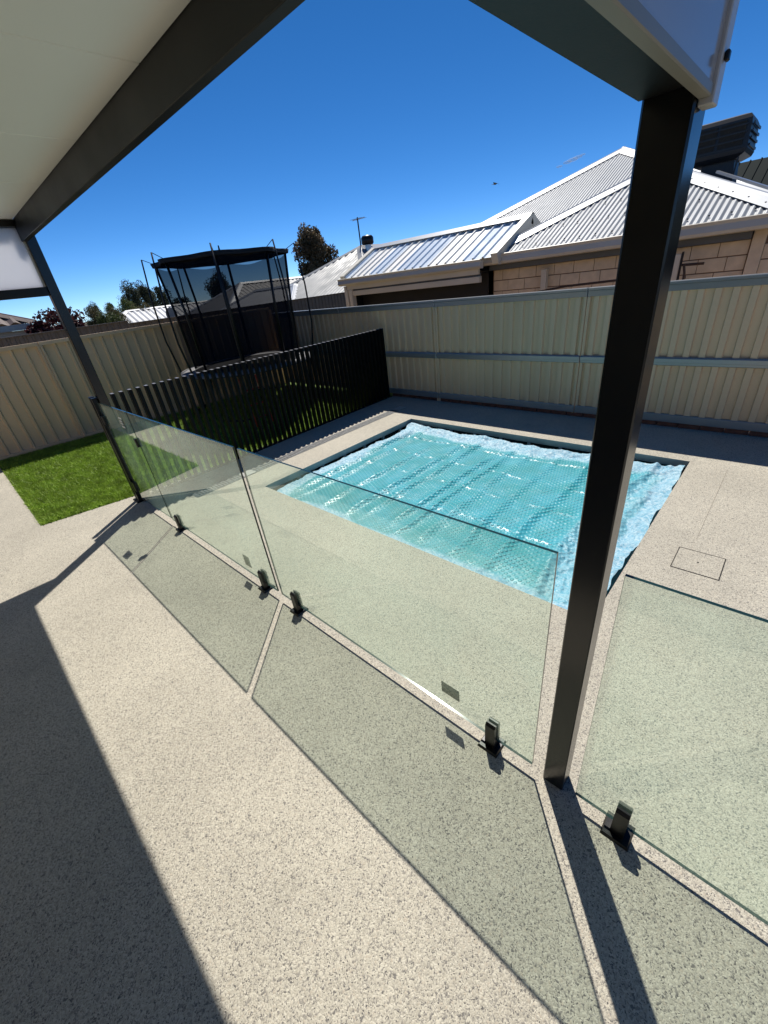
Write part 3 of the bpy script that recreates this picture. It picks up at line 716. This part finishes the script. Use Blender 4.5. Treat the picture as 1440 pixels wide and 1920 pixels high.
def hip_roof(t, x0, x1, y0, y1, z0, pitch, mat, capmat, cp=.0762, amp=.009, axis='Y', capw=.16):
    tp = math.tan(math.radians(pitch))
    if axis == 'Y':
        wd = (x1-x0)/2; xc = (x0+x1)/2; A = (xc, y0+wd, z0+wd*tp); B = (xc, y1-wd, z0+wd*tp)
        a, b, c, d = (x0,y0,z0),(x1,y0,z0),(x1,y1,z0),(x0,y1,z0)
        faces = [([a,b,A],(1,0,0)),([b,c,B,A],(0,1,0)),([c,d,B],(1,0,0)),([d,a,A,B],(0,1,0))]
        edges = [(a,A),(b,A),(c,B),(d,B),(A,B)]
    else:
        wd = (y1-y0)/2; yc = (y0+y1)/2; A = (x0+wd, yc, z0+wd*tp); B = (x1-wd, yc, z0+wd*tp)
        a, b, c, d = (x0,y0,z0),(x1,y0,z0),(x1,y1,z0),(x0,y1,z0)
        faces = [([a,b,B,A],(1,0,0)),([b,c,B],(0,1,0)),([c,d,A,B],(1,0,0)),([d,a,A],(0,1,0))]
        edges = [(a,A),(d,A),(b,B),(c,B),(A,B)]
    for pl, ud in faces: corr(pl, ud, cp, amp).build('roof_sheet', mat, t, cp < .1, fix=False)
    for p, q in edges:
        p = Vector(p); q = Vector(q); d = (q-p).normalized(); sd = d.cross(Vector((0,0,1))).normalized(); up = sd.cross(d)
        drop = .40*capw if (abs(d.x) > .1 and abs(d.y) > .1) else .46*capw
        prof = [(-capw,-drop*.72),(-capw*.22,.012),(-.02,.030),(.02,.030),(capw*.22,.012),(capw,-drop*.72)]
        g = MB(); lift = .016
        g.add([e+sd*s+up*(h+lift) for e in (p-d*.02, q+d*.03) for s, h in prof], [(i,i+1,7+i,6+i) for i in range(5)])
        g.build('ridge_cap', capmat, t, fix=False)

# house 1, right behind the fence
H1 = thing('block_house', 'cream block house with pale corrugated hip roof behind the back fence', 'house', (-2.37, 9, 0))
hip_roof(H1, -4.40, -.34, 7.42, 16.0, 2.24, 25, M['roof'], M['cap'], capw=.17)
MB().box(-4.40,-.30, 7.76,15.8, -.03,2.20).build('wall', M['mortar'], H1)
for r_ in range(5):
    z1 = 2.0-.1725*r_; off = 0 if r_ % 2 == 0 else .157
    x = -.745
    xs = []
    e = -.745 if r_ % 2 == 0 else -.745
    q = -.745-(0 if r_ % 2 == 0 else .205)
    if r_ % 2: xs.append((q+.004, -.749))
    while q > -4.38:
        xs.append((max(q-.3145+.004, -4.38), q-.004)); q -= .3145
    for a_, b_ in xs:
        if b_-a_ < .03: continue
        MB().box(a_+random.uniform(-.001,.001), b_, 7.748+random.uniform(-.002,.002), 7.775, z1-.1645, z1-.004, .003).build('block', M['block'], H1)
MB().box(-.735,-.60, 7.70,7.775, -.03,2.13,.004).build('pier', M['block'], H1)
for r_ in range(4):
    MB().box(-.597,-.31, 7.735,7.775, 1.93-.1725*r_-.1645,1.93-.1725*r_-.004,.003).build('block', M['block'], H1)
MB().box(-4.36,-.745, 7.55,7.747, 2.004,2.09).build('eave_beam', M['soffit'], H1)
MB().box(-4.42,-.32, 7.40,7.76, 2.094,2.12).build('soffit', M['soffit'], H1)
g = MB(); pf = [(7.40,2.085),(7.315,2.095),(7.30,2.13),(7.318,2.20),(7.30,2.236),(7.315,2.243),(7.33,2.205),(7.40,2.205)]
g.add([(x,y,z) for x in (-4.46,-.30) for y,z in pf], [(i,(i+1)%8,8+(i+1)%8,8+i) for i in range(8)]+[tuple(range(8)),tuple(range(15,7,-1))]); g.build('gutter', M['gutter'], H1)
# screws along the sheets
sc_me = MB().tube([(0,0,0),(0,0,.014)], .011, 6).mesh('roof_screw', M['black'])
tp25 = math.tan(math.radians(25))
for row, st in ((7.55, .2286), (8.02, .2286), (8.5,.2286)):
    x = -4.2
    while x < -.5:
        if x > -4.40+(row-7.42)+.2 and x < -.34-(row-7.42)-.2:
            o = link('roof_screw', sc_me); o.location = (x, row, 2.24+(row-7.42)*tp25+.008); adopt(o, H1)
        x += st
for k in range(9):
    f = .12+.1*k
    for sx, xx in ((1,-4.40),(-1,-.34)):
        o = link('roof_screw', sc_me); d = 2.03*f; o.location = (xx+sx*(d+.115), 7.42+d-.04, 2.24+d*tp25-.01+.012); adopt(o, H1)
# downpipe and meter pieces on the wall
dp = tag(MB().box(-3.42,-3.33,7.60,7.70,.0,1.93,.004).build('fence_stub', M['cream']), 'pale upright stub on the block wall left of the big post', 'stub')
q_ = atY(1275,478,7.4)
t = thing('wall_bracket', 'pale upright panel with dark handle right of the big post', 'bracket', (-1.42, 7.45, 0))
MB().box(-1.50,-1.41,7.40,7.46,0,1.93,.004).build('panel', M['cream'], t)
MB().box(-1.408,-1.395,7.39,7.47,0,1.95,.002).build('edge', M['dark'], t)
MB().tube([(-1.39,7.42,1.795),(-1.14,7.42,1.79)], .016, 8).build('handle', M['rust'], t)
MB().tube([(-1.36,7.42,1.79),(-1.335,7.42,1.69),(-1.335,7.42,1.3)], .015, 8).build('stem', M['rust'], t)
g = MB(); g.tube([(-3.35,7.35,1.615),(-2.9,7.35,1.665),(-2.0,7.35,1.69),(-1.55,7.35,1.70)], .016, 8)
tag(g.build('pipe', M['rust'], smooth=True), 'thin rusty pipe running along the block wall above the fence', 'pipe')

# evaporative cooler
t = thing('roof_cooler', 'black evaporative cooler box standing on the block house roof', 'air cooler', (-1.75, 9.9, 2.75))
def cooler():
    Y0, Y1 = 9.55, 10.35
    x0, x1, zb, zt = -2.06, -1.275, 3.12, 3.585
    g = MB(); ins = .05
    ring = lambda z, d: [(x0+d,Y0+d,z),(x1-d,Y0+d,z),(x1-d,Y1-d,z),(x0+d,Y1-d,z)]
    pr = [(zb-.05,.12),(zb,.02),(zb+.05,0),(zt-.07,.02),(zt-.02,.05),(zt,.12)]
    for z, d in pr: g.v += ring(z, d)
    g.f += [(j*4+i, j*4+(i+1) % 4, (j+1)*4+(i+1) % 4, (j+1)*4+i) for j in range(len(pr)-1) for i in range(4)]+[(0,3,2,1),(20,21,22,23)]
    g.build('casing', M['cooler'], t)
    for a_, b_ in ((x0+.07,(x0+x1)/2-.02),((x0+x1)/2+.02,x1-.07)):
        MB().box(a_,b_,Y0-.006,Y0+.03,zb+.08,zt-.10).build('filter_pad', M['cooler_pad'], t)
    for k in range(4):
        z = zb+.07+k*.082
        MB().box(x0+.05,x1-.05,Y0-.016,Y0-.007,z,z+.018).build('louvre', M['cooler'], t)
        MB().box(x1+.001,x1+.018,Y0+.06,Y1-.06,z,z+.03).build('louvre', M['cooler'], t)
    g = MB(); g.v += [(-1.88,9.75,2.55),(-1.36,9.75,2.55),(-1.36,10.2,2.55),(-1.88,10.2,2.55),(-1.83,9.75,3.08),(-1.42,9.75,3.08),(-1.42,10.2,3.08),(-1.83,10.2,3.08)]
    g.f += [(0,1,5,4),(1,2,6,5),(2,3,7,6),(3,0,4,7)]; g.build('duct', M['cooler'], t)
    MB().tube([(-1.36,9.6,3.08),(-1.39,9.62,2.6)], .012, 6).build('drain_pipe', M['cooler'], t)
cooler()
p1, p2 = atY(1345,322,9.2), atY(1440,352,8.9)
t = tag(MB().bar(p1, p2+(p2-p1)*.6, .06, .03).build('roof_rail', M['steel']), 'silver rail lying across the dark roof below the cooler', 'rail')

# big roof behind house 1
A2 = atZ(1169, 279, 2.3+4.6*tp25); wd = 4.6
H2 = thing('large_hip_house', 'house with large pale corrugated hip roof behind the block house', 'house', (A2[0], A2[1], 0))
hip_roof(H2, A2[0]-wd, A2[0]+wd, A2[1]-wd, A2[1]+9, 2.3, 25, M['roof'], M['cap'], capw=.2)
MB().box(A2[0]-wd+.4, A2[0]+wd-.4, A2[1]-wd+.4, A2[1]+8.6, -.03, 2.25).build('wall', M['block'], H2)
# dark roof at far right
D = atY(1400, 303, 14.0)
H6 = thing('dark_roof_house', 'house with dark green roof at the right edge', 'house', (D[0]+3, 15, 0))
zr = D[2]; xl = atY(1368, 311, 14.0)[0]
corr([(xl,11.2,zr-1.4),(xl+9,11.2,zr-1.4),(xl+9,14,zr),(xl,14,zr)], (1,0,0), .19, .02, 'rib').build('roof_sheet', M['roof_dark'], H6, fix=False)
corr([(xl,16.8,zr-1.4),(xl+9,16.8,zr-1.4),(xl+9,14,zr),(xl,14,zr)], (1,0,0), .19, .02, 'rib').build('roof_sheet', M['roof_dark'], H6, fix=False)
MB().box(xl+.2,xl+8.8,11.5,16.5,-.03,zr-1.42).build('wall', M['dark'], H6)

# ------------------------------------------------------------------ neighbour's gabled patio
NP = thing('neighbour_patio', 'gabled patio with striped white and blue roof sheets next door', 'patio', (-5.9, 8.4, 0))
ex0, ex1, ey, ez, ry, rz = -7.93, -4.0, 7.2, 2.205, 8.40, 2.755
patt = 'BBWWWWBBBWWBBBBWWWBBBBWWWWBBB'
patt = 'BWWWBBWWBBBBWWWWBBB'
npn = len(patt); pw = (ex1-ex0-.24)/npn
for i, ch in enumerate(patt):
    a_ = ex0+.12+pw*i; b_ = a_+pw; mt = M['sheet_white'] if ch == 'W' else M['sheet_blue']
    for (y0_, z0_, y1_, z1_) in ((ey, ez, ry, rz), (2*ry-ey, ez, ry, rz)):
        g = MB(); nrm = Vector((0, -(rz-ez)*(1 if y1_ > y0_ else -1), abs(ry-ey))).normalized()
        pr = [(a_, 0), (a_+.012, .026), (a_+.032, .026), (a_+.046, 0), (b_, 0)]
        lo = [Vector((x, y0_, z0_))+nrm*h for x, h in pr]; hi = [Vector((x, y1_, z1_))+nrm*h for x, h in pr]
        g.add(lo+hi, [(k, k+1, 6+k, 5+k) for k in range(4)]); g.build('roof_sheet', mt, NP, fix=False)
for x in (ex0, ex1-.12):
    for s in (1, -1):
        yy = ey-.02 if s > 0 else 2*ry-ey+.02
        g = MB(); d = Vector((0, ry-yy, rz-ez)); n_ = Vector((0, -d.z*s, abs(d.y))).normalized()
        pts = [Vector((xx, yq, zq))+n_*h for (yq, zq) in ((yy, ez), (ry, rz)) for xx, h in ((x, .055), (x+.12, .055), (x+.12, -.11), (x, -.11))]
        g.add(pts, [(0,1,5,4),(1,2,6,5),(2,3,7,6),(3,0,4,7),(0,3,2,1),(4,5,6,7)]); g.build('barge_cap', M['cream'], NP)
g = MB(); pf = [(ry-.15, rz-.012), (ry-.03, rz+.062), (ry+.03, rz+.062), (ry+.15, rz-.012)]
g.add([(x, y, z) for x in (ex0, ex1) for y, z in pf], [(0,1,5,4),(1,2,6,5),(2,3,7,6)]); g.build('ridge_cap', M['cap'], NP, fix=False)
g = MB(); pf = [(7.20,2.06),(7.12,2.065),(7.085,2.10),(7.105,2.165),(7.085,2.195),(7.10,2.203),(7.118,2.175),(7.20,2.175)]
g.add([(x,y,z) for x in (ex0-.03,-4.28) for y,z in pf], [(i,(i+1)%8,8+(i+1)%8,8+i) for i in range(8)]+[tuple(range(8)),tuple(range(15,7,-1))]); g.build('gutter', M['gutter'], NP)
MB().box(ex0+.10,-4.38, 7.205,7.26, 1.975,2.10,.004).build('fascia', M['cream'], NP)
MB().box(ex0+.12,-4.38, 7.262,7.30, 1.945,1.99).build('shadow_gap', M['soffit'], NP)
MB().box(ex0+.12,-4.38, 7.235,7.32, 1.845,1.943,.004).build('beam', M['cream'], NP)
for x in (ex0+.03, ex0+.17): MB().box(x,x+.10,7.205,7.33,-.03,1.974 if x > ex0+.1 else 2.05,.004).build('post', M['cream'], NP)
MB().box(ex0+.1,-4.41, 9.5,9.56,-.03,2.2).build('back_wall', M['dark'], NP)  # near-black colour here stands for the shade deep inside the opening
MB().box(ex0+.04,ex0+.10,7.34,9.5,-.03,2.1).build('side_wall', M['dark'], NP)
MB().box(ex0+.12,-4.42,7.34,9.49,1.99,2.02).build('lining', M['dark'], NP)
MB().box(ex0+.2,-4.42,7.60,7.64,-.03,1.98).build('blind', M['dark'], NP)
g = MB(); g.add([(ex1-.006,2*ry-ey,ez-.12),(ex1-.006,ey,ez-.12),(ex1-.006,ry,rz-.1)], [(0,1,2)]); g.build('gable_end', M['cream'], NP, fix=False)

# ------------------------------------------------------------------ houses further off
def far_house(name, label, apex_px, z_apex, wd, back, mat, capmat, axis='Y', side=6, cp=.3, amp=.022):
    A = atZ(*apex_px, z_apex); z0 = z_apex-wd*tp25
    h = thing(name, label, 'house', (A[0], A[1], -1.6))
    if axis == 'Y':
        b = (A[0]-wd, A[0]+wd, A[1]-wd, A[1]+back)
    else:
        b = (A[0]-side, A[0]+wd, A[1]-wd, A[1]+wd)
    hip_roof(h, *b, z0, 25, mat, capmat, cp, amp, axis, .24)
    MB().box(b[0]+.4,b[1]-.4,b[2]+.4,b[3]-.4,-1.7,z0-.02).build('wall', M['block'], h)
    return A
A3 = far_house('grey_hip_house', 'house with zinc hip roof left of the striped patio', (677,461), 3.8, 4.6, 9, M['roof_zinc'], M['roof_zinc'], cp=.25)
A4 = far_house('low_wing_house', 'low house wing with bright corrugated hip beside the trampoline', (552.5,533.6), 2.42, 2.6, 0, M['roof_white'], M['cap'], 'X', 6.5, cp=.19, amp=.02)
A5 = far_house('slate_hip_house', 'house with dark grey hip roof seen through the trampoline net', (450,531), 3.0, 4.6, 24, M['roof_grey'], M['cap'], cp=.34)
A7 = far_house('white_roof_house', 'far house with bright white roof above the side fence', (236,583), 2.33, 5.0, 14, M['roof_white'], M['roof_white'], cp=.5, amp=.04)
A8 = far_house('small_white_house', 'small far house with pale roof half hidden by the white roof', (196,594), 2.02, 3.6, 8, M['roof_white'], M['roof_white'], cp=.5, amp=.04)
# flue, mast, dish
P = atZ(690, 461, 3.72)
t = thing('roof_flue', 'squat black roof vent beside the antenna mast', 'vent', tuple(P))
MB().tube([(P[0],P[1],P[2]-.6),(P[0],P[1],P[2]+.05)], .16, 14).build('pipe', M['steel'], t)
g = MB().tube([(P[0],P[1],P[2]+.05),(P[0],P[1],P[2]+.12),(P[0],P[1],P[2]+.36),(P[0],P[1],P[2]+.45)], [.26,.32,.32,.24], 16); g.build('cowl', M['black'], t, True)
a0, a1 = atZ(677,463,3.75), None
hgt = 1.3
t = thing('antenna_mast', 'thin television antenna mast on the zinc roof ridge', 'antenna', tuple(a0))
MB().tube([(a0[0],a0[1],a0[2]-.3),(a0[0]-.02,a0[1],a0[2]+hgt)], .035, 8).build('mast', M['rust'], t)
MB().tube([(a0[0]-.4,a0[1],a0[2]+hgt-.1),(a0[0]+.4,a0[1]+.1,a0[2]+hgt-.05)], .012, 6).build('boom', M['steel'], t)
for k in range(7):
    x = a0[0]-.36+k*.12
    MB().tube([(x,a0[1]-.22,a0[2]+hgt-.07),(x,a0[1]+.28,a0[2]+hgt-.07)], .008, 5).build('element', M['steel'], t)
P = atX(321, 590, -33)
t = thing('satellite_dish', 'small grey satellite dish in front of the white roof', 'dish', tuple(P))
g = MB(); n = 20; g.v.append((P[0],P[1],P[2]))
for rr_, dd in ((.2,.02),(.4,.09)):
    for k in range(n):
        a = 2*math.pi*k/n; g.v.append((P[0]+dd, P[1]+rr_*math.cos(a), P[2]+rr_*1.15*math.sin(a)))
g.f += [(0,1+k,1+(k+1)%n) for k in range(n)]+[(1+k,1+n+k,1+n+(k+1)%n,1+(k+1)%n) for k in range(n)]
g.build('reflector', M['soffit'], t, True, fix=False)
MB().tube([(P[0]-.02,P[1],P[2]),(P[0]-.05,P[1],P[2]-1.3)], .03, 8).build('arm', M['soffit'], t)

# tile-roofed house at far left
T7 = thing('tile_roof_house', 'house with brown tiled roof and pale verandah at the left edge', 'house', (-17, .5, -1))
x_e, z_e = -15.4, 2.19
hip_roof(T7, -23.0, x_e, -7.0, 2.50, z_e, 24, M['tile'], M['tile'], .30, .035, 'X', .16)
MB().box(x_e-.02,x_e+.12,-3.6,2.38,z_e-.17,z_e-.03).build('gutter', M['cream'], T7)
MB().box(x_e-.5,x_e-.06,-3.6,2.32,z_e-.30,z_e-.175).build('beam', M['cream'], T7)
for y in (-2.4,.0,2.0): MB().box(x_e-.3,x_e-.18,y,y+.12,-1.2,z_e-.302).build('post', M['cream'], T7)
MB().box(x_e-3.2,x_e-2.2,-3.5,2.2,-1.2,z_e-.05).build('wall', M['block'], T7)

# ------------------------------------------------------------------ trees
def leaves(pts, nrm_rand, size, lobes=2):
    """one small bent leaf (two triangles) per point"""
    n = len(pts); a = rng.normal(size=(n,3)); a /= np.linalg.norm(a,axis=1,keepdims=True)
    b = np.cross(a, rng.normal(size=(n,3))); b /= np.linalg.norm(b,axis=1,keepdims=True)
    s = size*rng.uniform(.6,1.35,(n,1)); 
    return np.stack([pts-a*s, pts+b*s*.45, pts+a*s, pts-b*s*.45],1)
def leaf_obj(name, V, mat, parent):
    V4 = V.reshape(-1,3); n = len(V); me = bpy.data.meshes.new(name)
    me.vertices.add(len(V4)); me.vertices.foreach_set('co', V4.reshape(-1).astype(np.float32))
    me.loops.add(len(V4)); me.loops.foreach_set('vertex_index', np.arange(len(V4),dtype=np.int32))
    me.polygons.add(n); me.polygons.foreach_set('loop_start', np.arange(0,len(V4),4,dtype=np.int32)); me.polygons.foreach_set('loop_total', np.full(n,4,dtype=np.int32))
    me.update(calc_edges=True); me.materials.append(mat); return link(name, me, parent)
def tree(name, label, base, h, rx, rz, mat, n=5000, size=.12, clumps=22, cat='tree', crown_c=None, seed=1, trunk=.16, group=None, spread=.30):
    r = np.random.default_rng(seed); base = np.array(base, float)
    t = thing(name, label, cat, tuple(base), group)
    cz = base[2]+h-rz; C = np.array([base[0], base[1], cz])
    # uneven crown: clumps scattered through an ellipsoid
    cl = []
    while len(cl) < clumps:
        p = r.uniform(-1,1,3)
        if np.linalg.norm(p) < 1 and np.linalg.norm(p) > .25: cl.append(C+p*np.array([rx,rx,rz])*.86)
    cl = np.array(cl); sz = r.uniform(.55,1.25,clumps)*spread
    k = r.integers(0, clumps, n); off = r.normal(size=(n,3)); off /= np.linalg.norm(off,axis=1,keepdims=True); off *= r.uniform(.35,1.0,(n,1))**.6
    pts = cl[k] + off*(sz[k][:,None])*np.array([rx,rx,rz*.8])
    leaf_obj('crown', leaves(pts, r, size), mat, t)
    g = MB(); g.tube([base, base+np.array([.05*h*.1,0,h*.35]), C], [trunk, trunk*.75, trunk*.35], 9)
    for c in cl[::2]:
        s_ = base+(C-base)*r.uniform(.5,.95); g.tube([s_, (s_+c)/2+np.array([0,0,.05*h*r.random()]), c], [trunk*.35, trunk*.22, trunk*.06], 6, False)
    g.build('trunk', M['trunk'], t, True)
    return t
LM = {'gum': leaf_mat('gum_leaf', (.055,.052,.026), (.17,.115,.065)), 'dark': leaf_mat('dark_leaf', (.025,.034,.018), (.07,.08,.042)),
      'green': leaf_mat('shrub_leaf', (.045,.07,.016), (.13,.15,.045)), 'olive': leaf_mat('olive_leaf', (.07,.062,.024), (.14,.12,.045)), 'purple': leaf_mat('plum_leaf', (.030,.008,.010), (.10,.030,.030))}
def tree_px(name, label, px_c, px_top, px_half, Xd, mat, zb=-1.6, seed=1, n=9000, size=None, rzf=.62, clumps=40, **kw):
    top = atX(px_c, px_top, Xd); rgt = atX(px_c+px_half, px_top+30, Xd); lft = atX(px_c-px_half, px_top+30, Xd)
    rx = abs(rgt[1]-lft[1])/2; h = top[2]-zb; rz = min(h*rzf, rx*1.6)
    tree(name, label, (Xd, top[1], zb), h, rx, rz, mat, n, size or rx*.075, clumps, seed=seed, trunk=max(.08, rx*.05), spread=.48, **kw)
P = atY(588, 420, 26); Q = atY(622, 470, 26); Q2 = atY(556, 470, 26); rx = abs(Q[0]-Q2[0])/2*.80
tree('gum_tree', 'tall brownish gum tree rising behind the zinc roof', ((Q[0]+Q2[0])/2, 26, -1.6), P[2]+1.6, rx, 2.9, LM['gum'], 14000, .13, 46, seed=4, trunk=.14, spread=.34)
for i, (pc, pt_, hw, X, mt, lb) in enumerate([
    (237,529,19,-52,'dark','round dark gum crown on the left of the skyline trio'), (265,529,16,-53,'dark','dark gum crown in the middle of the skyline trio'), (292,534,20,-54,'dark','dark gum crown on the right of the skyline trio')]):
    tree_px('skyline_gum', lb, pc, pt_, hw, X, LM[mt], seed=20+i, group='dark gums on the skyline', zb=-1.6, rzf=.42)
for i, (pc, pt_, hw, X, mt, lb) in enumerate([
    (172,566,12,-60,'dark','small dark tree on the skyline nearest the left post'), (200,566,14,-58,'green','low green tree left of the bright green shrub'),
    (232,558,17,-50,'green','bright green shrub below the dark gum trio'), (262,563,20,-46,'olive','olive shrub above the white roof'), (212,575,18,-42,'olive','brownish shrub just left of the white roof'),
    (300,566,24,-56,'green','green shrub behind the trampoline poles'), (185,583,14,-38,'green','low green shrub between plum tree and white roof'), (335,548,22,-58,'dark','dark bush seen through the left of the net'),
    (168,577,20,-44,'olive','low olive shrub touching the right side of the plum tree'), (205,584,26,-40,'green','lowest green shrub spreading at the foot of the skyline shrubs')]):
    tree_px('shrub', lb, pc, pt_, hw, X, LM[mt], seed=40+i, group='trees and shrubs on the skyline', rzf=.6, cat='shrub', clumps=34, n=6000)
tree_px('park_tree', 'dark tree seen through the trampoline net', 402, 508, 21, -46, LM['dark'], seed=61, rzf=.55)
tree('plum_tree', 'purple leaved plum tree spreading behind the left post', (-14.3, 2.85, -1.0), 3.42, .85, .75, LM['purple'], 7000, .055, 40, seed=71, trunk=.07, spread=.36)
P = atX(60, 615, -14.3)
tree('plum_bush', 'low purple bush beneath the tiled verandah', (-14.2, 1.75, -1.0), 2.98, .55, .4, LM['purple'], 1800, .05, 14, seed=72, trunk=.05, cat='bush', spread=.42)
tree('leafy_shrub', 'sparse dark shrub top poking over the grey fence', (-12.9, 3.35, -.9), 2.92, .35, .35, LM['dark'], 500, .05, 9, seed=73, trunk=.03, cat='shrub', spread=.4)

# bird
P = atY(929, 345, 30.0)
g = MB(); b = Vector(P)
g.add([b+Vector((-.35,0,.05)), b+Vector((-.1,.05,.02)), b+Vector((-.1,-.05,.0)), b+Vector((.12,0,.0)), b+Vector((.3,0,-.08)), b+Vector((0,0,-.05)), b+Vector((.0,.28,.1)), b+Vector((0,-.3,.08)), b+Vector((.1,0,.03))],
      [(0,1,2),(1,3,2),(1,8,3),(2,3,5),(3,4,8),(1,6,8),(2,8,7),(0,2,5),(0,5,1),(5,3,1)])
tag(g.build('bird', M['black'], fix=False), 'tiny dark bird flying in the blue sky', 'bird')

# small wisp of cloud
C0 = atY(1070, 302, 420.0)
g = MB()
for dx, dz, rx_, rz_ in ((-9,-1.6,2.6,.7),(-2.5,-.2,3.6,1.0),(1.5,.5,4.2,1.2),(5.5,1.3,3.6,.9),(9,2.0,2.4,.5)):
    for j in range(7):
        for i in range(12):
            th = math.pi*j/6; ph_ = 2*math.pi*i/12
            g.v.append((C0[0]+dx+rx_*math.sin(th)*math.cos(ph_), C0[1]+rx_*.8*math.sin(th)*math.sin(ph_), C0[2]+dz+rz_*math.cos(th)))
    b0 = len(g.v)-84
    g.f += [(b0+j*12+i, b0+j*12+(i+1) % 12, b0+(j+1)*12+(i+1) % 12, b0+(j+1)*12+i) for j in range(6) for i in range(12)]
tag(g.build('cloud', veil_mat('cloud_vapour', (.85,.87,.9), .22), smooth=True, fix=False), 'tiny white wisp of cloud above the large hip roof', 'cloud')
